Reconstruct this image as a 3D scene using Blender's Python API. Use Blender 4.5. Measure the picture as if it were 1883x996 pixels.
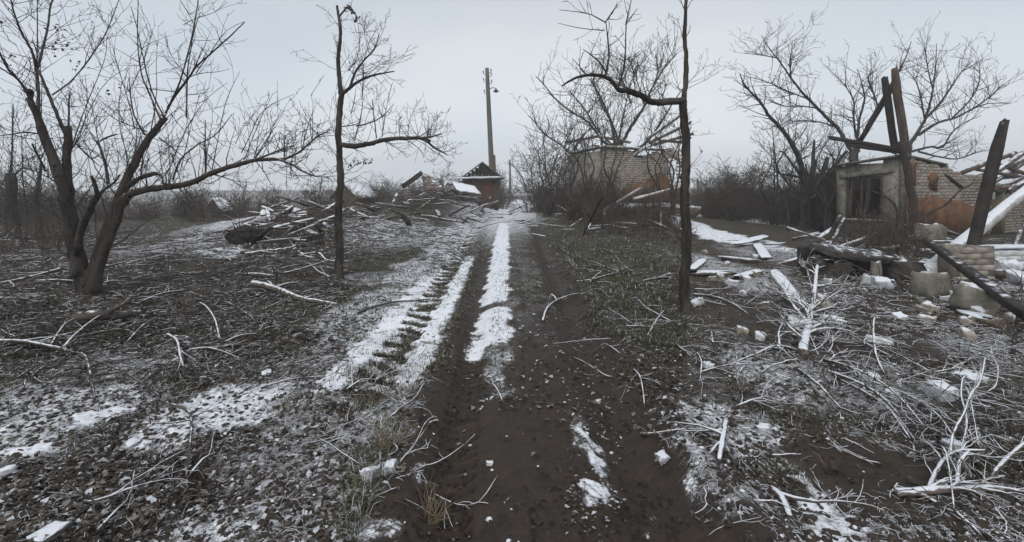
import bpy, bmesh, math, random
import numpy as np
from mathutils import Vector, Matrix

for o in list(bpy.data.objects):
    bpy.data.objects.remove(o)
scene = bpy.context.scene
COL = scene.collection
R = math.radians

# ------------------------------------------------------------------ camera, world, sun, exposure
F, CX, HY, CH = 863.0, 941.5, 345.0, 1.6          # focal length in photo pixels, principal column, horizon row, eye height
cam_data = bpy.data.cameras.new('camera')
cam_data.sensor_width = 36.0
cam_data.lens = F / 1883.0 * 36.0
cam_data.shift_y = -(498.0 - HY) / 1883.0
cam_data.clip_start = 0.05
cam_data.clip_end = 3000
cam = bpy.data.objects.new('camera', cam_data)
cam.location = (0, 0, CH)
cam.rotation_euler = (R(90), 0, 0)
COL.objects.link(cam)
scene.camera = cam

SUN_ELEV, SUN_ROT = R(48), R(200)
world = bpy.data.worlds.new('World')
scene.world = world
world.use_nodes = True
nt = world.node_tree
bg = nt.nodes['Background']
bg.inputs['Strength'].default_value = 0.1
sky = nt.nodes.new('ShaderNodeTexSky')
sky.sky_type = 'NISHITA'
sky.sun_disc = False
sky.sun_elevation = SUN_ELEV
sky.sun_rotation = SUN_ROT
sky.dust_density = 3.0
mixw = nt.nodes.new('ShaderNodeMix')
mixw.data_type = 'RGBA'
mixw.clamp_result = False
mixw.inputs[0].default_value = 0.93                 # thick even cloud over the clear sky
tcw = nt.nodes.new('ShaderNodeTexCoord')
mapw = nt.nodes.new('ShaderNodeMapping')
mapw.inputs['Scale'].default_value = (1.0, 1.0, 2.2)
nzw = nt.nodes.new('ShaderNodeTexNoise')
nzw.inputs['Scale'].default_value = 1.3
nzw.inputs['Detail'].default_value = 3.0
nzw.inputs['Roughness'].default_value = 0.45
crw = nt.nodes.new('ShaderNodeMix')
crw.data_type = 'RGBA'
crw.clamp_result = False
crw.inputs[6].default_value = (4.15, 4.8, 5.55, 1)
crw.inputs[7].default_value = (5.85, 6.12, 6.35, 1)
nt.links.new(tcw.outputs['Generated'], mapw.inputs['Vector'])
nt.links.new(mapw.outputs['Vector'], nzw.inputs['Vector'])
mrw = nt.nodes.new('ShaderNodeMapRange')
mrw.inputs[1].default_value = 0.32
mrw.inputs[2].default_value = 0.68
nt.links.new(nzw.outputs['Fac'], mrw.inputs[0])
nt.links.new(mrw.outputs[0], crw.inputs[0])
nt.links.new(sky.outputs['Color'], mixw.inputs[6])
nt.links.new(crw.outputs[2], mixw.inputs[7])
sepw = nt.nodes.new('ShaderNodeSeparateXYZ')
nt.links.new(tcw.outputs['Generated'], sepw.inputs[0])
elw = nt.nodes.new('ShaderNodeMapRange')
elw.interpolation_type = 'SMOOTHSTEP'
for i_, v_ in enumerate((0.0, 0.55, 1.34, 1.0)): elw.inputs[i_ + 1].default_value = v_
nt.links.new(sepw.outputs['Z'], elw.inputs[0])
scw = nt.nodes.new('ShaderNodeVectorMath')
scw.operation = 'SCALE'
nt.links.new(mixw.outputs[2], scw.inputs[0])
nt.links.new(elw.outputs[0], scw.inputs['Scale'])
nt.links.new(scw.outputs[0], bg.inputs['Color'])

sun_data = bpy.data.lights.new('sun', 'SUN')
sun_data.energy = 1.5
sun_data.angle = R(60)
sun_data.color = (1.0, 0.97, 0.93)
sun = bpy.data.objects.new('sun', sun_data)
sdir = Vector((math.sin(SUN_ROT) * math.cos(SUN_ELEV), math.cos(SUN_ROT) * math.cos(SUN_ELEV), math.sin(SUN_ELEV)))
sun.rotation_euler = sdir.to_track_quat('Z', 'Y').to_euler()
sun.location = (0, 0, 30)
COL.objects.link(sun)

vs = scene.view_settings
vs.view_transform = 'Standard'
vs.look = 'None'
vs.exposure = 0.22
vs.gamma = 1.0
try:
    vs.use_curve_mapping = False
except Exception:
    pass
scene.cycles.max_bounces = 4
scene.cycles.diffuse_bounces = 2
scene.cycles.glossy_bounces = 2
scene.cycles.volume_bounces = 3
scene.cycles.use_adaptive_sampling = True

rnd = random.Random(7)
nrs = np.random.RandomState(11)

# ------------------------------------------------------------------ noise and terrain
def _hash(ix, iy, seed):
    ix = ix.astype(np.int64); iy = iy.astype(np.int64)
    h = (ix * 374761393 + iy * 668265263 + seed * 974634751) & 0x7fffffff
    h = ((h ^ (h >> 13)) * 1274126177) & 0x7fffffff
    h = h ^ (h >> 16)
    return (h & 0xffff) / 65535.0

def vnoise(x, y, seed=0):
    x = np.asarray(x, float); y = np.asarray(y, float)
    ix = np.floor(x); iy = np.floor(y)
    fx = x - ix; fy = y - iy
    fx = fx * fx * (3 - 2 * fx); fy = fy * fy * (3 - 2 * fy)
    a = _hash(ix, iy, seed); b = _hash(ix + 1, iy, seed)
    c = _hash(ix, iy + 1, seed); d = _hash(ix + 1, iy + 1, seed)
    return (a + (b - a) * fx) * (1 - fy) + (c + (d - c) * fx) * fy

def fbm(x, y, octs=4, seed=0, gain=0.5):
    s = 0; a = 1; t = 0
    for k in range(octs):
        s = s + a * vnoise(x * 2 ** k + 17.3 * k, y * 2 ** k + 9.1 * k, seed + k)
        t += a; a *= gain
    return s / t

def sstep(a, b, x):
    t = np.clip((x - a) / (b - a), 0, 1)
    return t * t * (3 - 2 * t)

def gauss(x, w):
    return np.exp(-(x / w) ** 2)

# humps of rubble and hollows: centre x, y, radius x, radius y, height
HUMPS = [(-7.0, 15.5, 3.6, 2.6, 0.75), (-5.6, 22.0, 3.6, 3.5, 0.9), (-3.0, 26.0, 2.4, 3.0, 0.7),
         (5.4, 8.2, 1.6, 1.2, 0.22), (7.6, 9.2, 2.2, 1.2, 0.2), (-9.0, 9.5, 4, 2.2, 0.12), (5.5, 20.5, 4.0, 3.5, 0.45),
         (11.0, 13.0, 3.5, 2.0, 0.22), (3.2, 12.0, 1.6, 5.0, 0.12), (-3.3, 6.3, 1.2, 0.5, -0.10)]

def rutR(Y): return 0.70 + 0.012 * np.clip(Y, 0, 30)
def rutL(Y): return -0.24 - 0.036 * np.clip(Y, 0, 18)
def trackL(Y): return -1.10 - 0.012 * np.clip(Y, 0, 20)
def lug(Y, X, per): return 0.5 + 0.5 * np.sin(2 * np.pi * (Y / per + X * 1.3 + (vnoise(Y * 1.9, X * 4, 91) - .5) * 1.1))

def height(X, Y):
    X = np.asarray(X, float); Y = np.asarray(Y, float)
    near = sstep(34, 18, Y) * sstep(-2, 0.5, Y)
    road = sstep(1.7, 1.0, np.abs(X - 0.0))
    h = (fbm(X * 0.23, Y * 0.23, 3, 3) - 0.5) * 0.22 * (1 - 0.8 * road)
    h = h + (fbm(X * 1.3, Y * 1.3, 3, 5) - 0.5) * 0.13 * (1 - 0.65 * road)
    h = h + (fbm(X * 7, Y * 7, 3, 9) - 0.5) * 0.055 * (1 - 0.55 * road)
    h = h + (fbm(X * 26, Y * 26, 2, 12) - 0.5) * 0.022 * (1 - 0.4 * road)
    h = h - near * 0.12 * gauss(X - rutR(Y), 0.21)
    h = h + near * 0.06 * gauss(X - rutR(Y) - 0.36, 0.13)
    h = h - near * 0.085 * gauss(X - rutL(Y), 0.17)
    h = h + near * 0.03 * gauss(X - rutL(Y) + 0.27, 0.12)
    lm = sstep(0.19, 0.14, np.abs(X - trackL(Y)))
    h = h - near * sstep(2.5, 4, Y) * 0.05 * lm * (0.25 + 0.75 * sstep(0.3, 0.7, lug(Y, X, 0.30)))
    lm2 = sstep(0.14, 0.10, np.abs(X - rutL(Y)))
    h = h - near * 0.03 * lm2 * sstep(0.3, 0.7, lug(Y, np.abs(X - rutL(Y)) * 0.8, 0.115)) * sstep(6.5, 5, Y)
    for (hx, hy, rx, ry, hh) in HUMPS:
        h = h + hh * np.exp(-((X - hx) / rx) ** 2 - ((Y - hy) / ry) ** 2)
    # ground falls away to the misty valley on the far left
    az = X / np.maximum(Y, 1.0)
    fall = sstep(-0.12, -0.45, az)
    h = h - fall * 0.062 * np.clip(Y - 24, 0, 95)
    h = h - 0.012 * np.clip(Y - 45, 0, 200) * sstep(0.5, 0.0, np.abs(az))
    return h

def hz(x, y):
    return float(height(np.array([x]), np.array([y]))[0])

def P(px, py, d):
    return Vector(((px - CX) * d / F, d, CH + (HY - py) * d / F))

def G(px, py, lift=0.0):
    """ground point under a photo pixel"""
    d = min(CH * F / max(py - HY, 6.0), 120.0)
    for _ in range(24):
        z = hz((px - CX) * d / F, d)
        dn = (CH - z) * F / max(py - HY, 6.0)
        d = 0.6 * d + 0.4 * min(dn, 120.0)
    x = (px - CX) * d / F
    return Vector((x, d, hz(x, d) + lift))

# ------------------------------------------------------------------ materials
def newmat(name):
    m = bpy.data.materials.new(name)
    m.use_nodes = True
    t = m.node_tree
    b = t.nodes['Principled BSDF']
    b.inputs['Specular IOR Level'].default_value = 0.25
    return m, t, b

def N(t, kind, **kw):
    n = t.nodes.new(kind)
    for k, v in kw.items():
        if k in n.inputs: n.inputs[k].default_value = v
        else: setattr(n, k, v)
    return n

def noise_n(t, vec, scale, detail=4, rough=0.6):
    n = N(t, 'ShaderNodeTexNoise', Scale=scale, Detail=detail, Roughness=rough)
    if vec is not None: t.links.new(vec, n.inputs['Vector'])
    return n.outputs['Fac']

def mathn(t, op, a, b=None, c=None):
    n = t.nodes.new('ShaderNodeMath'); n.operation = op
    for i, v in enumerate((a, b, c)):
        if v is None: continue
        if isinstance(v, (int, float)): n.inputs[i].default_value = v
        else: t.links.new(v, n.inputs[i])
    return n.outputs[0]

def rng_n(t, v, a, b, c=0.0, d=1.0):
    n = N(t, 'ShaderNodeMapRange'); n.interpolation_type = 'SMOOTHSTEP'
    t.links.new(v, n.inputs[0])
    for i, q in enumerate((a, b, c, d)): n.inputs[i + 1].default_value = q
    return n.outputs[0]

def mixc(t, fac, a, b):
    n = t.nodes.new('ShaderNodeMix'); n.data_type = 'RGBA'
    if isinstance(fac, (int, float)): n.inputs[0].default_value = fac
    else: t.links.new(fac, n.inputs[0])
    for i, v in ((6, a), (7, b)):
        if isinstance(v, tuple): n.inputs[i].default_value = (*v, 1)
        else: t.links.new(v, n.inputs[i])
    return n.outputs[2]

def bump(t, b, hgt, strength=0.4, dist=0.02):
    n = N(t, 'ShaderNodeBump', Strength=strength, Distance=dist)
    t.links.new(hgt, n.inputs['Height'])
    t.links.new(n.outputs['Normal'], b.inputs['Normal'])

SNOW = (0.72, 0.745, 0.79)

def solid(name, c1, c2, scale=6, snow=0.0, rough=0.85, stretch=(1, 1, 1), bmp=0.5, bdist=0.01, snowscale=14, c3=None, rand=0.0):
    """weathered material: two tones broken by noise, snow lying where the surface faces up.  snow 0 (none) .. 1 (everywhere up-facing)"""
    m, t, b = newmat(name)
    tc = N(t, 'ShaderNodeTexCoord')
    mp = N(t, 'ShaderNodeMapping'); mp.inputs['Scale'].default_value = stretch
    t.links.new(tc.outputs['Object'], mp.inputs['Vector'])
    v = mp.outputs['Vector']
    n1 = noise_n(t, v, scale, 5, 0.65)
    n2 = noise_n(t, v, scale * 5, 3, 0.6)
    f = mathn(t, 'ADD', mathn(t, 'MULTIPLY', n1, 0.65), mathn(t, 'MULTIPLY', n2, 0.35))
    col = mixc(t, rng_n(t, f, 0.36, 0.64), c1, c2)
    if c3:
        n3 = noise_n(t, v, scale * 0.35, 3, 0.5)
        col = mixc(t, rng_n(t, n3, 0.5, 0.62), col, c3)
    if rand:
        oi = N(t, 'ShaderNodeObjectInfo')
        col2 = N(t, 'ShaderNodeHueSaturation')
        t.links.new(col, col2.inputs['Color'])
        t.links.new(rng_n(t, oi.outputs['Random'], 0, 1, 1 - rand, 1 + rand), col2.inputs['Value'])
        col = col2.outputs['Color']
    if snow > 0:
        g = N(t, 'ShaderNodeNewGeometry')
        s = N(t, 'ShaderNodeSeparateXYZ'); t.links.new(g.outputs['Normal'], s.inputs[0])
        ns = noise_n(t, tc.outputs['Object'], snowscale, 4, 0.6)
        q = mathn(t, 'ADD', s.outputs['Z'], mathn(t, 'MULTIPLY', mathn(t, 'SUBTRACT', ns, 0.5), 1.5))
        t0 = 1.15 - snow * 0.95
        sf = rng_n(t, q, t0, t0 + 0.3)
        col = mixc(t, sf, col, SNOW)
    t.links.new(col, b.inputs['Base Color'])
    b.inputs['Roughness'].default_value = rough
    bump(t, b, f, bmp, bdist)
    return m

M = {}
M['bark'] = solid('dark_wet_bark', (0.016, 0.0125, 0.010), (0.062, 0.052, 0.045), 14, 0.2, 0.9, (1, 1, .25), 1.0, 0.03, c3=(0.075, 0.064, 0.056))
M['bark_snow'] = solid('bark_with_snow', (0.03, 0.024, 0.020), (0.075, 0.06, 0.05), 9, 0.48, 0.85, (1, 1, .4), 0.8, 0.02)
M['bark_red'] = solid('reddish_bark', (0.019, 0.014, 0.011), (0.074, 0.056, 0.046), 14, 0.2, 0.85, (1, 1, .3), 0.9, 0.02, c3=(0.035, 0.028, 0.024))
M['twig'] = solid('twig_bark', (0.028, 0.022, 0.020), (0.062, 0.05, 0.044), 5, 0.0)
M['twig_far'] = solid('shrub_twigs', (0.045, 0.034, 0.026), (0.115, 0.09, 0.07), 1.2, 0.1, rand=0.25)
M['branch_frost'] = solid('frosted_branch', (0.045, 0.036, 0.030), (0.14, 0.118, 0.10), 7, 0.58, snowscale=16)
M['branch_snow'] = solid('snowy_branch', (0.05, 0.039, 0.032), (0.17, 0.145, 0.128), 8, 0.70, snowscale=18)
M['branch_grey'] = solid('grey_branch', (0.034, 0.027, 0.022), (0.115, 0.096, 0.082), 6, 0.30, snowscale=14)
M['wood_grey'] = solid('weathered_boards', (0.045, 0.037, 0.031), (0.15, 0.125, 0.105), 5, 0.50, 0.85, (1, 1, 1), 0.7, snowscale=7, rand=.3)
M['wood_snow'] = solid('snow_covered_boards', (0.07, 0.06, 0.05), (0.20, 0.175, 0.155), 5, 0.82, 0.85, (1, 1, 1), 0.7, snowscale=7, rand=.15)
M['wood_dark'] = solid('charred_timber', (0.014, 0.011, 0.010), (0.042, 0.033, 0.028), 5, 0.18, 0.75, (1, 1, 1), 0.8, snowscale=6)
M['wood_brown'] = solid('brown_timber', (0.045, 0.033, 0.026), (0.12, 0.09, 0.07), 5, 0.3, 0.8, (1, 1, .4), 0.7, snowscale=6)
M['wood_white'] = solid('white_painted_beam', (0.40, 0.39, 0.38), (0.60, 0.59, 0.585), 3, 0.6, 0.8, (1, 1, 1), 0.4, c3=(0.33, 0.31, 0.29))
M['wood_green'] = solid('pale_green_board', (0.34, 0.40, 0.36), (0.55, 0.60, 0.56), 3, 0.7, 0.7, (1, 1, 1), 0.3)
M['pole'] = solid('grey_pole_wood', (0.085, 0.078, 0.072), (0.15, 0.138, 0.128), 3, 0.0, 0.85, (1, 1, .12), 0.4)
M['metal'] = solid('dull_metal', (0.05, 0.052, 0.055), (0.10, 0.10, 0.105), 9, 0.2, 0.55)
M['ceramic'] = solid('insulator_ceramic', (0.30, 0.30, 0.29), (0.42, 0.42, 0.41), 9, 0.0, 0.4)
M['brick'] = solid('silicate_brick', (0.20, 0.17, 0.135), (0.35, 0.31, 0.26), 5, 0.42, 0.9, (1, 1, 1), 0.6, snowscale=10, rand=0.22)
M['brick_snow'] = solid('snowed_white_brick', (0.42, 0.41, 0.40), (0.58, 0.575, 0.57), 5, 0.95, 0.9, (1, 1, 1), 0.5, snowscale=5, rand=0.1)
M['mortar'] = solid('mortar', (0.13, 0.115, 0.10), (0.24, 0.215, 0.185), 7, 0.4, 0.95, bmp=0.8)
M['plaster'] = solid('grey_plaster', (0.17, 0.155, 0.13), (0.28, 0.262, 0.225), 2.2, 0.35, 0.95, bmp=0.5, c3=(0.13, 0.12, 0.105))
M['clay'] = solid('orange_clay_plaster', (0.085, 0.043, 0.024), (0.185, 0.094, 0.050), 3.5, 0.35, 0.95, bmp=1.0, c3=(0.10, 0.075, 0.055))
M['concrete'] = solid('old_concrete', (0.12, 0.112, 0.088), (0.23, 0.215, 0.175), 5, 0.38, 0.95, bmp=0.7, snowscale=7)
M['rock'] = solid('grey_stone', (0.075, 0.072, 0.068), (0.15, 0.145, 0.135), 6, 0.55, 0.9, bmp=0.8, snowscale=9)
M['dark'] = solid('interior_shade', (0.012, 0.011, 0.010), (0.03, 0.027, 0.025), 3, 0.0, 0.95)  # near-black colour that stands in for the shade inside openings
M['door'] = solid('ochre_door', (0.12, 0.095, 0.05), (0.19, 0.155, 0.09), 4, 0.0, 0.7, (1, 1, .3))
M['rock_dark'] = solid('dark_stained_stone', (0.03, 0.027, 0.024), (0.075, 0.066, 0.058), 6, 0.25, 0.9, bmp=0.8, snowscale=9)
M['snow'] = solid('lying_snow', (0.62, 0.645, 0.70), (0.72, 0.745, 0.785), 6, 0, 0.8, bmp=0.7, bdist=0.03)
M['snowdirt'] = solid('dirty_snow', (0.30, 0.30, 0.31), (0.62, 0.64, 0.68), 9, 0.75, 0.9, bmp=0.8, bdist=0.02, snowscale=20)
M['clod'] = solid('earth_clod', (0.026, 0.020, 0.016), (0.066, 0.053, 0.044), 14, 0.18, 0.95, bmp=0.8, snowscale=22)
M['root'] = solid('wet_root_ball', (0.012, 0.009, 0.008), (0.04, 0.03, 0.025), 8, 0.1, 0.95, bmp=1.0, bdist=0.03)
M['leafdry'] = solid('dried_leaves', (0.025, 0.018, 0.014), (0.06, 0.042, 0.03), 20, 0.0, 0.9)
M['straw'] = solid('dry_straw', (0.15, 0.115, 0.07), (0.30, 0.24, 0.16), 10, 0.2, 0.9)
M['rust'] = solid('rusty_sheet', (0.06, 0.03, 0.018), (0.14, 0.07, 0.04), 5, 0.3, 0.85)
M['plastic'] = solid('pale_plastic', (0.45, 0.48, 0.45), (0.6, 0.63, 0.6), 5, 0.3, 0.5)

def tone_mat(name, ramp, rough=0.9):
    m, t, b = newmat(name)
    a = N(t, 'ShaderNodeAttribute', attribute_name='tone')
    r = t.nodes.new('ShaderNodeValToRGB')
    r.color_ramp.elements[0].position = ramp[0][0]; r.color_ramp.elements[0].color = (*ramp[0][1], 1)
    r.color_ramp.elements[1].position = ramp[-1][0]; r.color_ramp.elements[1].color = (*ramp[-1][1], 1)
    for pos, c in ramp[1:-1]:
        e = r.color_ramp.elements.new(pos); e.color = (*c, 1)
    t.links.new(a.outputs['Fac'], r.inputs['Fac'])
    t.links.new(r.outputs['Color'], b.inputs['Base Color'])
    b.inputs['Roughness'].default_value = rough
    return m

M['litter'] = tone_mat('leaf_litter', [(0, (0.018, 0.014, 0.012)), (0.35, (0.050, 0.037, 0.027)), (0.6, (0.11, 0.092, 0.077)), (0.8, (0.24, 0.23, 0.228)), (1, (0.50, 0.515, 0.545))])
M['grass'] = tone_mat('winter_grass', [(0, (0.028, 0.030, 0.016)), (0.45, (0.060, 0.062, 0.032)), (0.75, (0.12, 0.11, 0.065)), (0.9, (0.24, 0.21, 0.15)), (1, (0.55, 0.57, 0.6))])

def ground_material():
    m, t, b = newmat('muddy_ground')
    tc = N(t, 'ShaderNodeTexCoord'); v = tc.outputs['Object']
    def at(n):
        return N(t, 'ShaderNodeAttribute', attribute_name=n).outputs['Fac']
    snow, mud, grass = at('snow'), at('mud'), at('grass')
    n0 = noise_n(t, v, 1.7, 4, 0.6)
    n1 = noise_n(t, v, 8, 5, 0.65)
    n2 = noise_n(t, v, 42, 4, 0.65)
    n3 = noise_n(t, v, 120, 2, 0.6)
    vo = N(t, 'ShaderNodeTexVoronoi', Scale=38.0); t.links.new(v, vo.inputs['Vector'])
    fine = mathn(t, 'ADD', mathn(t, 'MULTIPLY', n2, 0.6), mathn(t, 'MULTIPLY', n3, 0.4))
    soil = mixc(t, rng_n(t, fine, 0.36, 0.64), (0.024, 0.019, 0.0155), (0.115, 0.098, 0.083))
    soil = mixc(t, rng_n(t, n1, 0.42, 0.68), soil, (0.042, 0.032, 0.026))
    soil = mixc(t, mathn(t, 'MULTIPLY', rng_n(t, n0, 0.5, 0.7), 0.6), soil, (0.055, 0.05, 0.034))
    mudc = mixc(t, rng_n(t, n1, 0.34, 0.66), (0.024, 0.0172, 0.0125), (0.048, 0.036, 0.0275))
    mudc = mixc(t, rng_n(t, n3, 0.6, 0.75), mudc, (0.085, 0.065, 0.05))
    grc = mixc(t, rng_n(t, fine, 0.38, 0.62), (0.024, 0.026, 0.014), (0.075, 0.072, 0.038))
    gm = mathn(t, 'MULTIPLY', grass, rng_n(t, n1, 0.36, 0.56))
    mm = rng_n(t, mathn(t, 'ADD', mud, mathn(t, 'MULTIPLY', mathn(t, 'SUBTRACT', n1, 0.5), 0.9)), 0.35, 0.65)
    col = mixc(t, gm, soil, grc)
    col = mixc(t, mm, col, mudc)
    # fresh snow collects where the cover value is high, broken by clods and stalks
    fl = mathn(t, 'ADD', mathn(t, 'MULTIPLY', n1, 0.40), mathn(t, 'MULTIPLY', fine, 0.60))
    fl = mathn(t, 'ADD', fl, mathn(t, 'MULTIPLY', mathn(t, 'SUBTRACT', vo.outputs['Distance'], 0.45), -0.16))
    sv = mathn(t, 'ADD', fl, mathn(t, 'MULTIPLY', mathn(t, 'SUBTRACT', snow, 0.5), 0.56))
    dust = mathn(t, 'MULTIPLY', rng_n(t, mathn(t, 'ADD', snow, mathn(t, 'MULTIPLY', mathn(t, 'SUBTRACT', n0, 0.5), 0.5)), 0.22, 0.85), rng_n(t, fine, 0.30, 0.62, 0.12, 0.62))
    dust = mathn(t, 'MULTIPLY', dust, mathn(t, 'SUBTRACT', 1.0, mathn(t, 'MULTIPLY', mm, 0.8)))
    col = mixc(t, dust, col, (0.70, 0.72, 0.765))
    sf = rng_n(t, sv, 0.47, 0.63)
    col = mixc(t, sf, col, mixc(t, rng_n(t, n1, 0.3, 0.7), (0.68, 0.70, 0.75), (0.80, 0.815, 0.85)))
    t.links.new(col, b.inputs['Base Color'])
    rg = rng_n(t, mathn(t, 'MULTIPLY', mm, rng_n(t, n1, 0.35, 0.6, 1.0, 0.45)), 0, 1, 0.95, 0.40)
    t.links.new(rg, b.inputs['Roughness'])
    b.inputs['Specular IOR Level'].default_value = 0.16
    hh = mathn(t, 'ADD', mathn(t, 'ADD', mathn(t, 'MULTIPLY', n2, 0.7), mathn(t, 'MULTIPLY', n3, 0.25)), mathn(t, 'MULTIPLY', sf, 0.35))
    bump(t, b, hh, 0.55, 0.02)
    return m
M['ground'] = ground_material()

# ------------------------------------------------------------------ mesh builder
def mesh_from(name, V, faces_n, loops, mat, smooth=False, tone=None):
    me = bpy.data.meshes.new(name)
    V = np.asarray(V, np.float32)
    me.vertices.add(len(V)); me.vertices.foreach_set('co', V.ravel())
    loops = np.asarray(loops, np.int32); faces_n = np.asarray(faces_n, np.int32)
    me.loops.add(len(loops)); me.loops.foreach_set('vertex_index', loops)
    me.polygons.add(len(faces_n))
    st = np.concatenate(([0], np.cumsum(faces_n)[:-1])).astype(np.int32)
    me.polygons.foreach_set('loop_start', st)
    me.polygons.foreach_set('loop_total', faces_n)
    if smooth:
        me.polygons.foreach_set('use_smooth', np.ones(len(faces_n), bool))
    me.update(calc_edges=True)
    if tone is not None:
        a = me.attributes.new('tone', 'FLOAT', 'POINT'); a.data.foreach_set('value', np.asarray(tone, np.float32))
    if mat: me.materials.append(mat)
    return me

class MB:
    """collects tubes, boxes and loose faces, then links them as one mesh object"""
    def __init__(self): self.tubes = {}; self.V = []; self.Fc = []; self.n = 0
    def tube(self, pts, rad, sides=5, cap=False):
        pts = [tuple(p) for p in pts]; rad = list(rad)
        if cap:
            a = Vector(pts[0]) - (Vector(pts[1]) - Vector(pts[0])).normalized() * rad[0] * 0.15
            b = Vector(pts[-1]) + (Vector(pts[-1]) - Vector(pts[-2])).normalized() * rad[-1] * 0.15
            pts = [tuple(a)] + pts + [tuple(b)]; rad = [rad[0] * 0.05] + rad + [rad[-1] * 0.05]
        self.tubes.setdefault((len(pts), sides), []).append((pts, rad))
    def add(self, verts, faces):
        self.V += [tuple(v) for v in verts]
        self.Fc += [tuple(i + self.n for i in f) for f in faces]
        self.n += len(verts)
    def obox(self, c, a, b, d):
        """box from centre and three half vectors"""
        c, a, b, d = Vector(c), Vector(a), Vector(b), Vector(d)
        vs_ = [c + a * i + b * j + d * k for i in (-1, 1) for j in (-1, 1) for k in (-1, 1)]
        f = [(0, 1, 3, 2), (4, 6, 7, 5), (0, 4, 5, 1), (2, 3, 7, 6), (0, 2, 6, 4), (1, 5, 7, 3)]
        if a.cross(b).dot(d) < 0: f = [tuple(reversed(q)) for q in f]
        self.add(vs_, f)
    def beam(self, p, q, w, h, jit=0.0, segs=4, up=(0, 0, 1), ch=0.12):
        """sawn timber: octagonal-edged section (chamfers) swept p -> q with slight unevenness and ragged ends"""
        p, q = Vector(p), Vector(q)
        d = (q - p).normalized(); L_b = (q - p).length
        s = d.cross(Vector(up))
        s = s.normalized() if s.length > 1e-3 else Vector((1, 0, 0))
        u = s.cross(d).normalized()
        cw, chh = w * ch, h * ch
        bow = rnd.uniform(-.012, .012) * L_b if jit >= .03 else 0.0
        sec = [(-w/2+cw, -h/2), (w/2-cw, -h/2), (w/2, -h/2+chh), (w/2, h/2-chh), (w/2-cw, h/2), (-w/2+cw, h/2), (-w/2, h/2-chh), (-w/2, -h/2+chh)]
        L = (q - p).length
        vv = []
        for k in range(segs + 1):
            t_ = k / segs
            c = p + d * L * t_
            end_ = rnd.uniform(.55, .95) if k in (0, segs) else 1.0
            off = s * bow * math.sin(math.pi * t_) + s * rnd.uniform(-jit, jit) * w + u * rnd.uniform(-jit, jit) * h
            for (a_, b_) in sec:
                e = d * rnd.uniform(-.8, .5) * w * (jit > .03) if k in (0, segs) else Vector()
                vv.append(c + off + s * a_ * end_ * (1 + rnd.uniform(-jit, jit)) + u * b_ * (1 + rnd.uniform(-jit, jit)) + e)
        ff = []
        for k in range(segs):
            for j in range(8):
                a0 = k * 8 + j; a1 = k * 8 + (j + 1) % 8
                ff.append((a0, a1, a1 + 8, a0 + 8))
        ff.append(tuple(reversed(range(8)))); ff.append(tuple(range(segs * 8, segs * 8 + 8)))
        self.add(vv, ff)
    def data(self, name, mat, origin=(0, 0, 0), smooth=True):
        Vs = []; fn = []; lp = []; base = 0
        if self.V:
            Vs.append(np.array(self.V, float)); base = len(self.V)
            for f in self.Fc: fn.append(np.array([len(f)])); lp.append(np.array(f))
        for (n, s), lst in self.tubes.items():
            Pn = np.array([a for a, _ in lst], float); Rn = np.array([b for _, b in lst], float)
            T = np.gradient(Pn, axis=1)
            T /= np.maximum(np.linalg.norm(T, axis=2, keepdims=True), 1e-9)
            ref = np.zeros_like(T); mean = np.abs(T.mean(axis=1))
            ax = np.argmin(mean, axis=1); ref[np.arange(len(lst)), :, ax] = 1.0
            U = np.cross(T, ref); U /= np.maximum(np.linalg.norm(U, axis=2, keepdims=True), 1e-9)
            W = np.cross(T, U)
            ang = np.arange(s) * 2 * np.pi / s
            ring = Pn[:, :, None, :] + Rn[:, :, None, None] * (np.cos(ang)[None, None, :, None] * U[:, :, None, :] + np.sin(ang)[None, None, :, None] * W[:, :, None, :])
            Vs.append(ring.reshape(-1, 3))
            k = np.arange(len(lst))[:, None, None] * n * s; i = np.arange(n - 1)[None, :, None] * s; j = np.arange(s)[None, None, :]; j2 = (j + 1) % s
            q = np.stack([k + i + j, k + i + j2, k + i + s + j2, k + i + s + j], axis=-1).reshape(-1, 4) + base
            lp.append(q.ravel()); fn.append(np.full(len(q), 4))
            base += len(lst) * n * s
        V = np.concatenate(Vs) - np.array(origin, float)
        me = mesh_from(name, V, np.concatenate(fn), np.concatenate(lp), mat, smooth=False)
        if smooth and self.tubes:
            nb = len(self.Fc)
            fl = np.ones(len(me.polygons), bool); fl[:nb] = False
            me.polygons.foreach_set('use_smooth', fl)
        return me
    def build(self, name, mat, parent=None, origin=None, kind=None):
        org = Vector(origin) if origin is not None else (parent_origin(parent) if parent else Vector((0, 0, 0)))
        o = bpy.data.objects.new(name, self.data(name, mat, org))
        COL.objects.link(o)
        if parent: o.parent = parent
        else: o.location = org
        if kind: o['kind'] = kind
        return o

def parent_origin(p):
    v = Vector(p.location)
    while p.parent:
        p = p.parent; v += Vector(p.location)
    return v

def tag(o, label, cat, group=None, kind=None):
    if label: o['label'] = label
    if cat: o['category'] = cat
    if group: o['group'] = group
    if kind: o['kind'] = kind
    return o

def thing(name, label, cat, loc, group=None):
    o = bpy.data.objects.new(name, None); COL.objects.link(o)
    o.location = loc; o.empty_display_size = 0.2
    return tag(o, label, cat, group)

def lerp(a, b, t): return a + (b - a) * t

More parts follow.
